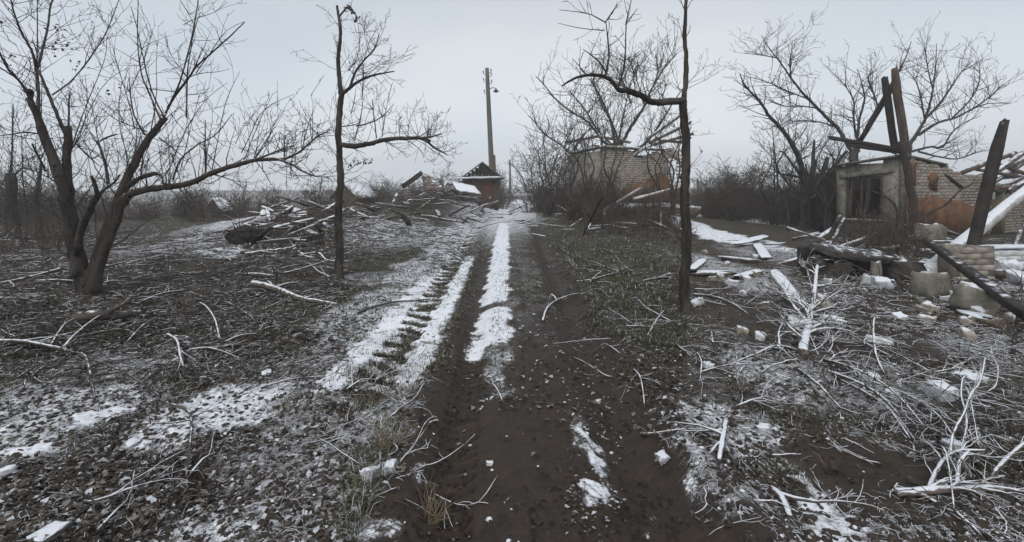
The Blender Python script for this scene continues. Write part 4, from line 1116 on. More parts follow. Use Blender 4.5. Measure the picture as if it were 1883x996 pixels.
thicket(6, 690, 850, 34, 48, 1.0, 'tall thin sapling standing behind the heaped snowy boards', 'saplings behind the boards', SHT, .9, 'sapling', 'sapling')
thicket(6, 330, 600, 24, 34, .8, 'tall thin sapling standing up from the left field scrub', 'saplings in the left field', SHT, .8, 'sapling', 'sapling')
thicket(5, 1430, 1540, 19, 26, 1.0, 'thin sapling behind the broken stump', 'saplings by the stump', SHT, .9, 'sapling', 'sapling')
thicket(12, 1570, 1700, 9.5, 13.0, 1.35, 'tangled leafless bush below the barred window of the pale house', 'bushes below the barred window', SHN, 1.3)
thicket(6, 1080, 1240, 11, 17, 1.5, 'small twiggy bush on the grassy bank before the orange ruin', 'bushes on the grassy bank', SHN, 1.0)
thicket(7, -40, 140, 9, 14, 1.3, 'low twiggy bush left of the big forked tree', 'bushes left of the forked tree', SHN, 1.0)
thicket(5, 500, 620, 10, 17, 1.0, 'small twiggy bush beside the snowy rubble of the left field', 'bushes beside the left rubble', SHN, 1.0)

# ------------------------------------------------------------------ timbers, boards and blocks
def timber(name, label, cat, p, q, w, h, mat, jit=.05, segs=6, group=None, up=(0, 0, 1)):
    mb = MB(); mb.beam(p, q, w, h, jit, segs, up)
    o = mb.build(name, mat, None, (Vector(p) + Vector(q)) / 2)
    return tag(o, label, cat, group)

timber('charred_post', 'thick dark post leaning up to the right in front of the low brick wall', 'post', G(1774, 512) + Vector((0, 0, -.1)), P(1848, 224, 8.4), .145, .145, M['wood_dark'])
timber('white_beam', 'long white beam slanting down left from the roof wreckage to the broken blocks', 'beam', G(1690, 512), P(1962, 292, 13.2), .20, .17, M['wood_white'])
timber('charred_beam', 'long blackened beam lying slantwise across the broken concrete blocks', 'beam', P(1703, 442, 8.7), P(1892, 585, 4.9), .13, .11, M['wood_dark'])
timber('charred_post', 'blackened upright beam left of the two standing on the pale house corner', 'post', P(1646, 282, 14.4), P(1627, 142, 14.2), .16, .15, M['wood_dark'])
timber('charred_post', 'taller brown upright beam with rough top on the pale house corner', 'post', P(1668, 290, 14.1), P(1644, 122, 14.0), .18, .17, M['wood_brown'])
timber('charred_beam', 'slanting dark beam leaning across the two upright posts on the pale house', 'beam', P(1582, 258, 15.2), P(1648, 150, 14.4), .13, .12, M['wood_dark'])
timber('charred_beam', 'long horizontal blackened beam jutting left off the pale house roof', 'beam', P(1526, 253, 14.6), P(1662, 276, 14.3), .15, .11, M['wood_dark'])
timber('charred_beam', 'second blackened beam lying along the front wall top of the pale house', 'beam', P(1560, 266, 15.1), P(1672, 282, 14.2), .14, .12, M['wood_dark'])
timber('white_beam', 'long snowy pole leaning up against the orange brick ruin', 'beam', G(1076, 362), P(1184, 272, 22.4), .17, .15, M['wood_white'])
timber('snowy_plank', 'broad snowy plank slanting up from the grass toward the snow-covered slab', 'plank', G(1084, 402), P(1182, 344, 18.2), .30, .10, M['wood_white'])
timber('snowy_plank', 'long pale plank lying across the slab at the foot of the orange ruin', 'plank', P(1165, 365, 17.5), P(1262, 340, 18.8), .14, .08, M['wood_white'])
timber('leaning_stick', 'thin dark stick stuck upright in the grassy bank right of the road', 'stick', G(1072, 432), P(1108, 362, 12.8), .05, .05, M['wood_dark'])
timber('snowy_pole', 'long snowy pole lying from the snowy planks up toward the barred window', 'pole', G(1432, 488), P(1612, 430, 12.6), .10, .09, M['branch_snow'])
timber('leaning_pole', 'left one of the two grey poles leaning together left of the pale house', 'pole', G(1514, 455), P(1545, 398, 11.5), .08, .08, M['wood_grey'])
timber('leaning_pole', 'right one of the two grey poles leaning together left of the pale house', 'pole', G(1522, 457), P(1553, 402, 12.7), .08, .08, M['wood_grey'])
timber('pale_green_board', 'pale greenish painted board lying toward the road in the brush', 'board', G(1422, 504, .05), G(1462, 560, .05), .17, .06, M['wood_green'])
timber('snowy_plank', 'short snowy plank propped on another beside the snowy path', 'plank', G(1358, 454, .10), G(1408, 444, .16), .30, .05, M['wood_snow'])
timber('snowy_plank', 'snowy plank slanting down from under the propped one beside the path', 'plank', G(1390, 450, .06), G(1410, 478, .03), .22, .07, M['wood_snow'])
timber('snowy_plank', 'wide flat snowy plank nearest the snowy path edge', 'plank', G(1284, 505, .04), G(1348, 507, .05), .28, .06, M['wood_snow'])
timber('snowy_plank', 'thin snowy plank on edge between the flat plank and the pale green board', 'plank', G(1356, 514, .04), G(1398, 504, .06), .14, .06, M['wood_snow'])
timber('snowy_plank', 'long thin snowy plank behind the wide flat one', 'plank', G(1326, 476, .05), G(1390, 484, .05), .16, .05, M['wood_snow'])
timber('snowy_plank', 'short snowy plank at the edge of the tree stem between road and brush', 'plank', G(1270, 502, .05), G(1294, 486, .10), .16, .06, M['wood_snow'])
timber('snowy_plank', 'white plank lying below the broken concrete blocks', 'plank', G(1754, 552, .08), G(1806, 584, .05), .12, .08, M['wood_white'])
timber('snowy_plank', 'pale broken plank at the right end of the white plank below the blocks', 'plank', G(1790, 588, .06), G(1832, 600, .05), .22, .06, M['wood_snow'])
timber('snowy_plank', 'white flat plank lying in the brush right of the snowy log', 'plank', G(1524, 596, .06), G(1560, 604, .06), .16, .07, M['wood_snow'])
timber('snowy_plank', 'thin horizontal plank under the white beam at the pale house foot', 'plank', P(1706, 444, 10.2), P(1790, 444, 10.4), .12, .05, M['wood_snow'])
timber('leaning_pole', 'thin pole leaning in the doorway at the far right of the pale house', 'pole', P(1862, 470, 12.0), P(1892, 395, 12.8), .09, .09, M['wood_grey'])
timber('snowy_plank', 'snow-topped timber along the foot of the low white brick wall', 'plank', G(1826, 512, .10), G(1900, 516, .10), .22, .12, M['wood_grey'])

# blocks
def block(name, label, cat, c, sx, sy, sz, mat, rot=None, rough=.12, group=None):
    mb = MB(); rubble_block(mb, c, sx, sy, sz, rnd, rot, rough)
    o = mb.build(name, mat, None, Vector(c) - Vector((0, 0, sz / 2)))
    return tag(o, label, cat, group)
Rz = lambda a, b=0, c=0: Matrix.Rotation(a, 3, 'Z') @ Matrix.Rotation(b, 3, 'X') @ Matrix.Rotation(c, 3, 'Y')
block('concrete_block', 'upright square block of broken masonry below the white beam', 'block', G(1724, 546) + Vector((0, .1, .15)), .40, .28, .36, M['concrete'], Rz(.3, -.1, .05), .14)
block('concrete_block', 'tilted broad block of broken masonry under the blackened beam', 'block', G(1806, 574) + Vector((0, .1, .13)), .38, .3, .30, M['concrete'], Rz(-.3, -.15, .25), .14)
block('concrete_block', 'snow-topped lump of masonry at the foot of the pale house corner', 'block', P(1708, 430, 11.0), .5, .45, .4, M['concrete'], Rz(.5, .1, .2), .2)
for (x, y, s, lab) in ((1290, 508, .16, 'dark'), (1345, 525, .15, 'snow-topped rubble lump in front of the wide flat plank'), (1600, 522, .2, 'small snowy brick lump left of the square masonry block'), (1622, 526, .2, 'larger snowy brick lump beside the square masonry block'), (1730, 728, .14, 'grey half-buried stone right of the bundle of snowy twigs'), (1753, 824, .07, 'white lump of masonry behind the frosted fallen branch'), (1785, 712, .16, 'brownish stone farther right of the grey half-buried stone'),
                       (1406, 795, .075, 'upright white chunk standing in the snowy twigs'), (1600, 700, .09, 'pale snowy stone at the upper end of the twig bundle'), (1640, 730, .08, 'white snowy lump along the twig bundle'), (1302, 676, .07, 'small round white lump near the tree stem on the brushy side'), (1856, 500, .3, 'snowy rubble lump under the low white brick wall'), (1874, 520, .28, 'snowy rubble lump at the far right below the low white wall'),
                       (242, 822, .06, 'pale scrap of masonry in the leaf litter left of the crossed twigs'), (680, 876, .075, 'yellowish white lump at the left verge by the straw'), (90, 985, .10, 'flat grey stone half buried at the very front of the leaf litter'), (12, 872, .06, 'white lump at the left end of the leaf litter'), (900, 854, .03, 'tiny white pebble in the middle of the mud road'), (718, 862, .06, 'bluish grey lump beside the straw tuft'), (490, 690, .06, 'snowy flat lump above the larger right snow patch'), (1100, 740, .035, 'small pale stone on the right part of the mud road'), (1218, 845, .06, 'snowy lump at the right verge of the road')):
    if lab == 'dark': continue
    g = G(x, y)
    block('rubble_stone', lab, 'stone', g + Vector((0, 0, s * (.1 if 'half buried' in lab else .24))), s * 1.25, s, s * (.35 if 'half buried' in lab else .75), M['rock'] if ('stone' in lab and 'snowy' not in lab and 'pale' not in lab) else M['snowdirt'], None, .3)

# low brick pier and white brick wall in front of the right ruin
def pier():
    g = G(1796, 514)
    dd = g.y
    root = thing('brick_pier', 'broken grey brick pier standing behind the charred leaning post', 'wall fragment', g)
    L_ = .80
    u = Vector((1, .10, 0)).normalized()
    def top(s): return .62 - .12 * max(0, s - .62) / .2 + .03 * math.sin(s * 11)
    brick_wall(root, Vector((g.x - L_ / 2, dd, 0)), u, L_, g.z - .05, top, M['brick'], thick=.26, budget=60, miss=.0)
    g2 = G(1832, 500)
    r2 = thing('brick_wall', 'low wall of white snow-dusted bricks at the far right', 'wall', g2)
    brick_wall(r2, Vector((g2.x, g2.y + .3, 0)), Vector((1, .03, 0)), 1.75, g2.z - .05, lambda s: .43 + .02 * math.sin(s * 9), M['brick_snow'], thick=.3, budget=60, miss=.0, mortar=M['snowdirt'])
    cap = MB(); cap.beam(Vector((g2.x - .02, g2.y + .42, g2.z + .40)), Vector((g2.x + 1.75, g2.y + .48, g2.z + .41)), .34, .05, .04, 8); cap.build('snow_cap', M['snow'], r2)
pier()

# collapsed cellar mound in the brush
def cellar():
    g = G(1612, 520)
    root = thing('cellar_ruin', 'dark collapsed cellar opening with a stubby post under a tilted slab', 'ruin', g)
    mb = MB(); mb.beam(g + Vector((-.02, 0, -.05)), g + Vector((0, .02, .36)), .13, .12, .05, 3, up=(0, 1, 0)); mb.build('post', M['concrete'], root)
    mb = MB(); rubble_block(mb, g + Vector((-.05, .45, .40)), 1.15, .7, .12, rnd, Rz(.1, .12, .10), .4); mb.build('slab', M['rock_dark'], root)
    for (ox, an) in ((-.62, .3), (.58, -.2)):
        mb = MB(); rubble_block(mb, g + Vector((ox, .3, .14)), .42, .6, .38, rnd, Rz(an), .25); mb.build('side_wall', M['rock_dark'], root)
    mb = MB(); mb.obox(g + Vector((0, .85, .15)), (.7, 0, 0), (0, .06, 0), (0, 0, .3)); mb.build('rear_wall', M['dark'], root)  # back plate painted near black as the shade of the hollow
cellar()

# ------------------------------------------------------------------ heaps of boards, shed and huts on the left
def heap(n, x0, x1, d0, d1, label, group, zmax, mats, Lr=(.6, 2.0)):
    for k in range(n):
        d = rnd.uniform(d0, d1); px = rnd.uniform(x0, x1); x = (px - CX) * d / F
        z = hz(x, d) + rnd.uniform(.02, zmax)
        a = rnd.uniform(0, 6.28); L_ = rnd.uniform(*Lr); tl = rnd.gauss(0, .25)
        dv = Vector((math.cos(a), math.sin(a), tl)).normalized() * L_ / 2
        c = Vector((x, d, z + abs(dv.z) * .6))
        w_ = rnd.uniform(.05, .19); m_ = rnd.choice(mats)
        lab = ('short ' if L_ < lerp(Lr[0], Lr[1], .33) else 'long ' if L_ > lerp(Lr[0], Lr[1], .67) else '') + ('broad ' if w_ > .14 else 'narrow ' if w_ < .09 else '') + {'weathered_boards': 'grey', 'snow_covered_boards': 'snowy', 'brown_timber': 'brown'}[m_.name] + ' ' + label
        lab += ' lying flat' if abs(tl) < .12 else ' sloping' if abs(tl) < .35 else ' tilted steeply'
        timber('board', lab, 'board', c - dv, c + dv, w_, rnd.uniform(.03, .06), m_, .06, 3, group)
heap(46, 450, 625, 11.5, 18, 'board in the collapsed heap of the left field', 'broken boards of the left heap', .28, [M['wood_grey'], M['wood_brown'], M['wood_grey'], M['wood_brown'], M['wood_snow']], (.3, 1.5))
heap(60, 735, 890, 19, 28, 'board in the heap left of the tall pole', 'broken boards left of the tall pole', .5, [M['wood_grey'], M['wood_brown'], M['wood_brown'], M['wood_grey'], M['wood_snow']], (.4, 2.0))
heap(22, 820, 905, 21, 26, 'board beside the small wooden hut', 'boards round the small hut', .9, [M['wood_brown'], M['wood_snow'], M['wood_grey']], (.6, 1.9))
heap(26, 640, 760, 15, 21, 'board before the misty scrub left of the heap', 'scattered boards before the scrub', .1, [M['wood_grey'], M['wood_brown']], (.4, 1.6))
heap(18, 1410, 1600, 9, 14, 'board in the brush before the pale house', 'boards in the brush before the pale house', .12, [M['wood_grey'], M['wood_snow']], (.4, 1.3))
heap(16, 1700, 1890, 8.4, 12.0, 'board among the rubble before the orange wall', 'boards among the rubble', .15, [M['wood_grey'], M['wood_snow']], (.4, 1.2))
heap(12, 960, 1060, 14, 24, 'board along the right verge of the far road', 'boards along the far right verge', .08, [M['wood_grey'], M['wood_snow']], (.5, 1.6))
heap(14, 1080, 1250, 16, 20, 'board strewn before the snow-covered slab', 'boards before the snow slab', .12, [M['wood_grey'], M['wood_snow']], (.5, 1.6))

def snag(px, py, lab, r):
    g = G(px, py)
    root = thing('uprooted_stump', lab, 'stump', g)
    rg = random.Random(int(px)); bm = bmesh.new(); bmesh.ops.create_icosphere(bm, subdivisions=3, radius=1)
    for v in bm.verts:
        n = v.co.normalized()
        k = 1 + .35 * (float(vnoise(np.array([n.x * 2.2 + 3]), np.array([n.y * 2.2 + n.z * 3]), 5)[0]) - .5) + .22 * (float(vnoise(np.array([n.x * 6 + 3]), np.array([n.y * 6 + n.z * 7]), 8)[0]) - .5)
        v.co = Vector((n.x * r * 1.25, n.y * r, n.z * r * .8 + r * .5)) * k
    me = bpy.data.meshes.new('root_ball'); bm.to_mesh(me); bm.free(); me.materials.append(M['root'])
    o = bpy.data.objects.new('root_ball', me); COL.objects.link(o); o.parent = root
    mb = MB()
    for _ in range(26):
        d = rvec(rg); d.z = abs(d.z)
        grow(mb, g + Vector((d.x * r * 1.05, d.y * r * .85, r * .5 + d.z * r * .6)), d, r * rg.uniform(.4, .9), .018, 1, rg, .3, 0, 3, .7, .5, .006, 4)
    mb.build('root', M['root'], root, kind='stuff')
snag(450, 446, 'dark root ball of an uprooted stump below the left heap of boards', .34)
snag(714, 364, 'dark root ball of an uprooted stump left of the larger heap by the pole', .55)

def panel(name, label, cat, corners, thick, mat):
    mb = MB(); a, b, c, d = [Vector(q) for q in corners]
    n = (b - a).cross(d - a).normalized() * thick
    K = 6; vv = []
    for k in (0, 1):
        for i in range(K + 1):
            for j in range(K + 1):
                q = a.lerp(b, i / K).lerp(d.lerp(c, i / K), j / K)
                vv.append(q + n * (k + rnd.uniform(-.15, .35) * k) + rvec() * thick * .25)
    ff = []; S = (K + 1) ** 2
    for i in range(K):
        for j in range(K):
            q = (i * (K + 1) + j, (i + 1) * (K + 1) + j, (i + 1) * (K + 1) + j + 1, i * (K + 1) + j + 1)
            ff.append(tuple(reversed(q))); ff.append(tuple(v + S for v in q))
    rim = [i * (K + 1) for i in range(K + 1)] + [K * (K + 1) + j for j in range(1, K + 1)] + [i * (K + 1) + K for i in range(K - 1, -1, -1)] + [j for j in range(K - 1, 0, -1)]
    for i in range(len(rim)):
        p, q = rim[i], rim[(i + 1) % len(rim)]; ff.append((p, q, q + S, p + S))
    mb.add(vv, ff)
    o = mb.build(name, mat, None, (a + b + c + d) / 4)
    bm = bmesh.new(); bm.from_mesh(o.data); bmesh.ops.recalc_face_normals(bm, faces=bm.faces); bm.to_mesh(o.data); bm.free()
    return tag(o, label, cat)
panel('roof_sheet', 'long snowy roof sheet sloping down left on the left heap of boards', 'roof sheet', (P(488, 412, 14.0), P(540, 378, 15.2), P(548, 388, 15.6), P(500, 420, 14.6)), .045, M['wood_snow'])
panel('roof_sheet', 'grey roof sheet behind the snowy one on the left heap of boards', 'roof sheet', (P(540, 380, 15.2), P(572, 392, 15.0), P(565, 412, 14.4), P(520, 412, 14.4)), .07, M['wood_grey'])
panel('roof_sheet', 'long snowy roof sheet sloping up right at the left of the pole heap', 'roof sheet', (P(738, 340, 21.5), P(774, 314, 23.0), P(780, 320, 23.5), P(742, 347, 22.2)), .06, M['wood_snow'])
panel('roof_sheet', 'thick snow-covered roof sheet slumped in front of the broken hut', 'roof sheet', (P(830, 333, 22.0), P(872, 341, 21.6), P(886, 357, 21.0), P(842, 350, 20.8)), .07, M['wood_snow'])
panel('roof_sheet', 'dull brown roof sheet leaning in the middle of the pole heap', 'roof sheet', (P(776, 318, 23.2), P(812, 330, 23.0), P(818, 350, 21.8), P(780, 348, 21.8)), .07, M['wood_brown'])

def hut(px, d, w, h, rh, label, gmat, roofmat, ang=0.0, boards=True):
    x = (px - CX) * d / F; z = hz(x, d)
    root = thing('wooden_hut', label, 'hut', (x, d, z))
    c, s = math.cos(ang), math.sin(ang)
    W = lambda a, b, zz: Vector((x + a * c - b * s, d + a * s + b * c, z + zz))
    dep = w * .9
    n = max(6, int(w / .2))
    for k in range(n):
        a0 = -w / 2 + (k + .5) * w / n
        mb = MB(); mb.beam(W(a0, -dep / 2, -.1), W(a0, -dep / 2, h + rh * (1 - abs(a0) / (w / 2)) * .92), .03, w / n * .93, .05, 3, up=(c, s, 0)); mb.build('plank', gmat, root)
    mb = MB()
    for sd in (-1, 1): mb.obox(W(sd * w / 2, 0, h / 2), Vector((c, s, 0)) * .03, Vector((-s, c, 0)) * dep / 2, (0, 0, h / 2))
    mb.obox(W(0, dep / 2, h / 2), Vector((c, s, 0)) * w / 2, Vector((-s, c, 0)) * .03, (0, 0, h / 2))
    mb.build('wall', gmat, root)
    for sd in (-1, 1):
        mb = MB()
        e = sd * (w / 2 + .2); ez = h - .2 * rh / (w / 2) 
        a, b, cc, dd = W(e, -dep / 2 - .25, ez), W(0, -dep / 2 - .25, h + rh), W(0, dep / 2 + .25, h + rh), W(e, dep / 2 + .25, ez)
        t = Vector((0, 0, .09))
        mb.add([a, b, cc, dd, a + t, b + t, cc + t, dd + t], [(0, 3, 2, 1), (4, 5, 6, 7), (0, 1, 5, 4), (1, 2, 6, 5), (2, 3, 7, 6), (3, 0, 4, 7)])
        mb.build('roof', roofmat, root)
    return root, W
hr, W = hut(884, 27.0, 2.0, 1.7, .75, 'small broken wooden hut with dark gable at the foot of the tall pole', M['wood_brown'], M['wood_grey'], .15)
mb = MB(); mb.beam(W(-1.3, -1.22, 1.62), W(1.1, -1.25, 1.68), .42, .10, .12, 9); mb.build('snowy_eave', M['snow'], hr)
mb = MB(); mb.obox(W(.35, -.97, .75), (.33, .05, 0), (0, .02, 0), (0, 0, .75)); mb.build('door', M['rust'], hr)
mb = MB(); mb.add([W(-.55, -1.0, 1.85), W(.55, -1.0, 1.85), W(0, -1.0, 2.3), W(-.5, -1.04, 1.85), W(.5, -1.04, 1.85), W(0, -1.04, 2.26)], [(3, 4, 5), (0, 1, 4, 3), (1, 2, 5, 4), (2, 0, 3, 5)]); mb.build('gable_shade', M['dark'], hr)  # dark triangle over the planks, painting the shade of a gable hole
hut(418, 27, 1.25, .55, .55, 'low grey hut with snowy roof in the scrub behind the left root ball', M['wood_grey'], M['wood_snow'], -.5)
hut(652, 24, 1.3, .8, .6, 'snow-roofed shed seen behind the withered hanging leaves', M['wood_grey'], M['wood_snow'], -.4)

# ------------------------------------------------------------------ fallen branches (traced one by one)
def fallen(label, tr, r0, r1, mat, group=None, forks=6, flen=.32, arch=.02, lev=1, wob=.25, name='fallen_branch', lift=None, rmin=.0028, upb=.15):
    pts = []
    n = len(tr)
    for i, q in enumerate(tr):
        rr = lerp(r0, r1, i / (n - 1))
        g = G(q[0], q[1]); h = q[2] if len(q) > 2 else 0
        g.z += rr * .7 + (arch * math.sin(math.pi * i / (n - 1)) if n > 2 else 0) + h
        pts.append(g)
    rg = random.Random(int(tr[0][0] * 7 + tr[0][1]))
    q, rr = resample(pts, [lerp(r0, r1, i / (n - 1)) for i in range(n)], max(.06, r0), wob * .6, rg)
    mb = MB(); mb.tube(q, rr, 8 if r0 > .03 else 5, cap=True)
    for _ in range(forks):
        i = rg.randrange(len(q) // 5, len(q) - 1)
        t = (q[i] - q[i - 1]).normalized()
        d = (t + rvec(rg) * .9); d.z = abs(d.z) * .5 + upb * .3
        grow(mb, q[i], d, flen * rg.uniform(.4, 1.2), rr[i] * .6, lev, rg, .25, -.03, 3, .7, .55, rmin, 4)
    o = mb.build(name, mat, None, pts[0])
    return tag(o, label, 'branch', group)

FB, FS, FG = M['branch_frost'], M['branch_snow'], M['branch_grey']
fallen('thick frosted log lying aslant right of the big forked tree', [(463, 525), (490, 531), (520, 541), (550, 553), (585, 558), (620, 562)], .055, .022, FB, forks=4)
fallen('crooked frosted bough in front of the left heap of boards', [(452, 472), (480, 467), (515, 464), (540, 460), (555, 471), (585, 468), (600, 480), (625, 482)], .06, .02, FB, forks=7, flen=.6)
fallen('thin straight pole lying beyond the frosted log', [(455, 508), (475, 509), (503, 510)], .04, .03, FB, forks=1)
fallen('long thin frosted branch at the left edge ending at a twig fork', [(-8, 629), (30, 636), (70, 645), (110, 650), (152, 654)], .020, .013, FB, forks=4, arch=.06)
fallen('frosted stick running up right from the twig fork below the forked tree', [(110, 648), (140, 630), (175, 600), (215, 563)], .014, .009, FB, forks=3, arch=.1)
fallen('dark stick standing down from the twig fork', [(150, 652), (160, 690), (175, 738)], .015, .010, FG, forks=2, arch=.12)
fallen('long frosted branch curving right below the forked tree', [(232, 632), (262, 612), (290, 600), (320, 586), (350, 575)], .013, .008, FG, forks=5, arch=.1)
fallen('upper frosted branch curving to the right below the forked tree', [(258, 557), (285, 551), (315, 543), (345, 534)], .016, .010, FB, forks=4, arch=.06)
fallen('dark branch falling away right from the top of the curved branch', [(348, 538), (380, 555), (420, 568), (460, 590), (472, 598)], .014, .007, FG, forks=5, arch=.08)
fallen('short stick hanging down from the curved branches', [(368, 558), (380, 580), (395, 605), (404, 625)], .014, .010, FB, forks=2, arch=.12)
fallen('forked stick lying across the dark leaves at mid left', [(308, 616), (325, 640), (330, 665), (338, 680)], .016, .010, FB, forks=3, arch=.08)
fallen('pale stick pointing right in the leaves beside the forked stick', [(345, 645), (380, 648), (410, 655), (445, 662)], .012, .006, FB, forks=3, arch=.05)
fallen('pale peeled log half buried below the forked tree', [(140, 590), (180, 589), (220, 588), (262, 580)], .065, .045, FG, forks=1)
fallen('long dark twig running down right through the leaf litter', [(165, 660), (220, 690), (270, 725), (300, 745), (330, 760)], .010, .006, FG, forks=6, arch=.06)
fallen('bent dark twig standing in the right snow patch', [(314, 745), (345, 775), (352, 810), (348, 850), (342, 885)], .011, .006, FG, forks=4, arch=.10)
fallen('straight twig crossing the bent dark one in the leaf litter', [(342, 885), (372, 862), (402, 832)], .008, .005, FB, forks=2, arch=.05)
fallen('long frosted twig along the bottom of the leaf litter', [(150, 926), (200, 925), (240, 900), (280, 876)], .008, .005, FB, forks=5, arch=.03)
fallen('slanting grey twig at the bottom centre of the leaf litter', [(170, 985), (215, 950), (240, 915)], .007, .004, FB, forks=4, arch=.03)
fallen('stick lying flat at the right edge of the leaf litter', [(410, 632), (440, 625), (474, 614)], .013, .008, FB, forks=2, arch=.04)
fallen('thin branch arching in the far left leaves', [(90, 640), (120, 612), (145, 585)], .010, .006, FB, forks=3, arch=.1)
fallen('frosted twig across the far right leaves', [(480, 715), (530, 705), (600, 692)], .009, .005, FB, forks=3, arch=.03)
fallen('grey branch pile twig at mid left under the forked tree', [(25, 700), (80, 680), (130, 660)], .011, .006, FG, forks=4, arch=.06)
# middle
fallen('frosted bough lying on the snowy verge left of the road', [(775, 400), (795, 401), (820, 406), (842, 409), (858, 408)], .065, .03, FB, forks=3)
fallen('crooked long bough in front of the heap left of the tall pole', [(752, 376), (780, 371), (808, 366), (818, 374), (838, 371), (850, 378), (866, 377)], .07, .025, FB, forks=6, flen=.8)
fallen('short frosted stick right of the bough on the verge', [(858, 402), (872, 405), (890, 410)], .04, .02, FB, forks=2)
fallen('long thin branch lying across the snowy verge tracks', [(657, 578), (690, 567), (725, 560), (760, 556), (790, 550)], .018, .008, FG, forks=3, arch=.03)
fallen('dark thin branch at the left of the snowy verge', [(634, 514), (660, 522), (690, 532)], .016, .010, FG, forks=2, arch=.03)
fallen('small stick with an upright twig on the upper verge', [(785, 430), (800, 422), (810, 416)], .025, .015, FG, forks=3)
fallen('bent stick lying across the right wheel rut', [(998, 592), (1008, 570), (1030, 556), (1055, 546), (1075, 540)], .016, .009, FB, forks=2, arch=.05)
fallen('short white splinter beside the bent stick', [(1014, 543), (1020, 549), (1025, 555)], .016, .012, FS, forks=0)
fallen('pale stick lying in the grass right of the rut', [(1060, 519), (1085, 518), (1110, 510), (1135, 502)], .022, .010, FB, forks=3)
fallen('short stick forking up from the pale grass stick', [(1085, 520), (1095, 510), (1105, 500)], .016, .010, FB, forks=0)
fallen('thin twig among the grass at the right end of the bank', [(1190, 620), (1210, 595), (1222, 570)], .012, .006, FB, forks=3, arch=.06)
fallen('long low twig in the lower grass on the right', [(1150, 600), (1190, 606), (1250, 615)], .010, .006, FB, forks=3, arch=.03)
fallen('pale stick lying level in the right grass', [(1180, 518), (1210, 514), (1240, 510)], .018, .010, FB, forks=2)
fallen('curved twig by the bare mud at the right verge', [(1088, 655), (1110, 640), (1140, 650)], .010, .005, FB, forks=3, arch=.04)
fallen('snowy twig spray at the right verge of the near road', [(1180, 800), (1210, 808), (1250, 790)], .010, .006, FS, forks=6, arch=.04)
fallen('frosted twig leaning over the right verge', [(1165, 680), (1178, 710), (1186, 750)], .009, .005, FB, forks=4, arch=.06)
fallen('small snowy stick lying in the left rut strip', [(905, 705), (915, 722), (925, 740)], .006, .004, FS, forks=1, flen=.15)
fallen('forked snowy twig on the near left verge', [(635, 720), (665, 708), (700, 700)], .010, .006, FS, forks=4, arch=.04)
fallen('twig spray at the foot of the near left rut', [(800, 910), (840, 935), (880, 930), (915, 875)], .0045, .003, FB, forks=4, flen=.25, arch=.02)
fallen('broken pale branch along the far right verge', [(935, 390), (960, 380), (985, 372)], .05, .03, FB, forks=5)
fallen('stack of pale sticks lying toward the road under the hedge', [(990, 378), (1020, 366), (1052, 352)], .06, .03, FB, forks=7, flen=.8)
fallen('grey stick across the far road snow', [(900, 381), (925, 374), (945, 378)], .05, .03, FB, forks=3)
# right
fallen('thick snow-covered log lying among forked roots in the brush', [(1476, 656), (1482, 630), (1488, 600), (1493, 565)], .052, .030, FS, forks=26, flen=.55, lev=2)
fallen('crooked snowy branch arching up behind the snow-covered log', [(1494, 570, .0), (1500, 535, .1), (1505, 512, .2), (1530, 498, .25), (1556, 488, .2)], .034, .014, FS, forks=20, flen=.5, lev=2)
fallen('broken frosted trunk with many forked arms at the lower right', [(1647, 912), (1680, 913), (1720, 912), (1760, 911), (1800, 906), (1840, 904), (1890, 908)], .026, .011, FS, forks=14, flen=.32, lev=2, arch=.02)
fallen('snowy arm forking up off the broken frosted trunk', [(1708, 906), (1722, 884, .04), (1745, 872, .08), (1770, 866, .1), (1812, 862, .1)], .013, .007, FS, forks=7, flen=.3, lev=1)
fallen('tall curling snowy arm above the broken frosted trunk', [(1748, 872, .06), (1752, 848, .14), (1772, 830, .2), (1786, 806, .26), (1802, 790, .3), (1812, 752, .36)], .009, .005, FS, forks=8, flen=.25, lev=1)
fallen('second curling snowy arm rising from the lower right branch', [(1765, 870, .06), (1778, 825, .16), (1768, 800, .22), (1770, 778, .28), (1778, 772, .3)], .008, .004, FS, forks=6, flen=.2, lev=1)
fallen('thick snowy arm reaching the lower right edge', [(1822, 895, .04), (1850, 880, .08), (1888, 852, .12)], .014, .009, FS, forks=3, flen=.3, lev=1)
fallen('curving snowy arm inside the frosted trunk forks', [(1760, 908, .02), (1766, 885, .08), (1782, 870, .12)], .013, .008, FS, forks=3, flen=.2)
fallen('thin dark twig crossing over the broken frosted trunk', [(1684, 838, .04), (1730, 872, .14), (1745, 910, .12), (1755, 948, .02)], .007, .004, FB, forks=3, flen=.2)
fallen('thin upright twig rising at the right brush', [(1762, 716, .02), (1780, 765, .15), (1800, 838, .05)], .007, .004, FB, forks=4, flen=.25)
fallen('first long twig of the snowy bundle slanting down right', [(1522, 684), (1585, 726, .06), (1630, 758, .06), (1662, 778)], .014, .007, FS, forks=6, flen=.4, lev=1)
fallen('second long twig of the snowy bundle', [(1545, 700), (1600, 742, .04), (1640, 775, .04), (1675, 810)], .012, .006, FS, forks=6, flen=.4, lev=1)
fallen('third and lowest twig of the snowy bundle', [(1512, 662), (1570, 700, .08), (1640, 742, .08), (1700, 785)], .013, .006, FS, forks=7, flen=.4, lev=1)
fallen('upper thin twig of the snowy bundle', [(1590, 700), (1650, 735, .05), (1720, 775, .04), (1760, 815)], .010, .005, FS, forks=6, flen=.4, lev=1)
fallen('dark twig bending down right in the bare soil', [(1468, 680), (1495, 715, .05), (1515, 735, .05), (1545, 754), (1582, 762)], .012, .006, FB, forks=4, flen=.3)
fallen('tall thin stem leaning over the snowy bundle', [(1608, 612, .15), (1606, 640, .15), (1612, 670, .05), (1628, 690)], .012, .008, FB, forks=2)
fallen('broken snowy stick at the lower left of the brush', [(1420, 904), (1436, 925), (1452, 955)], .022, .018, FS, forks=1)
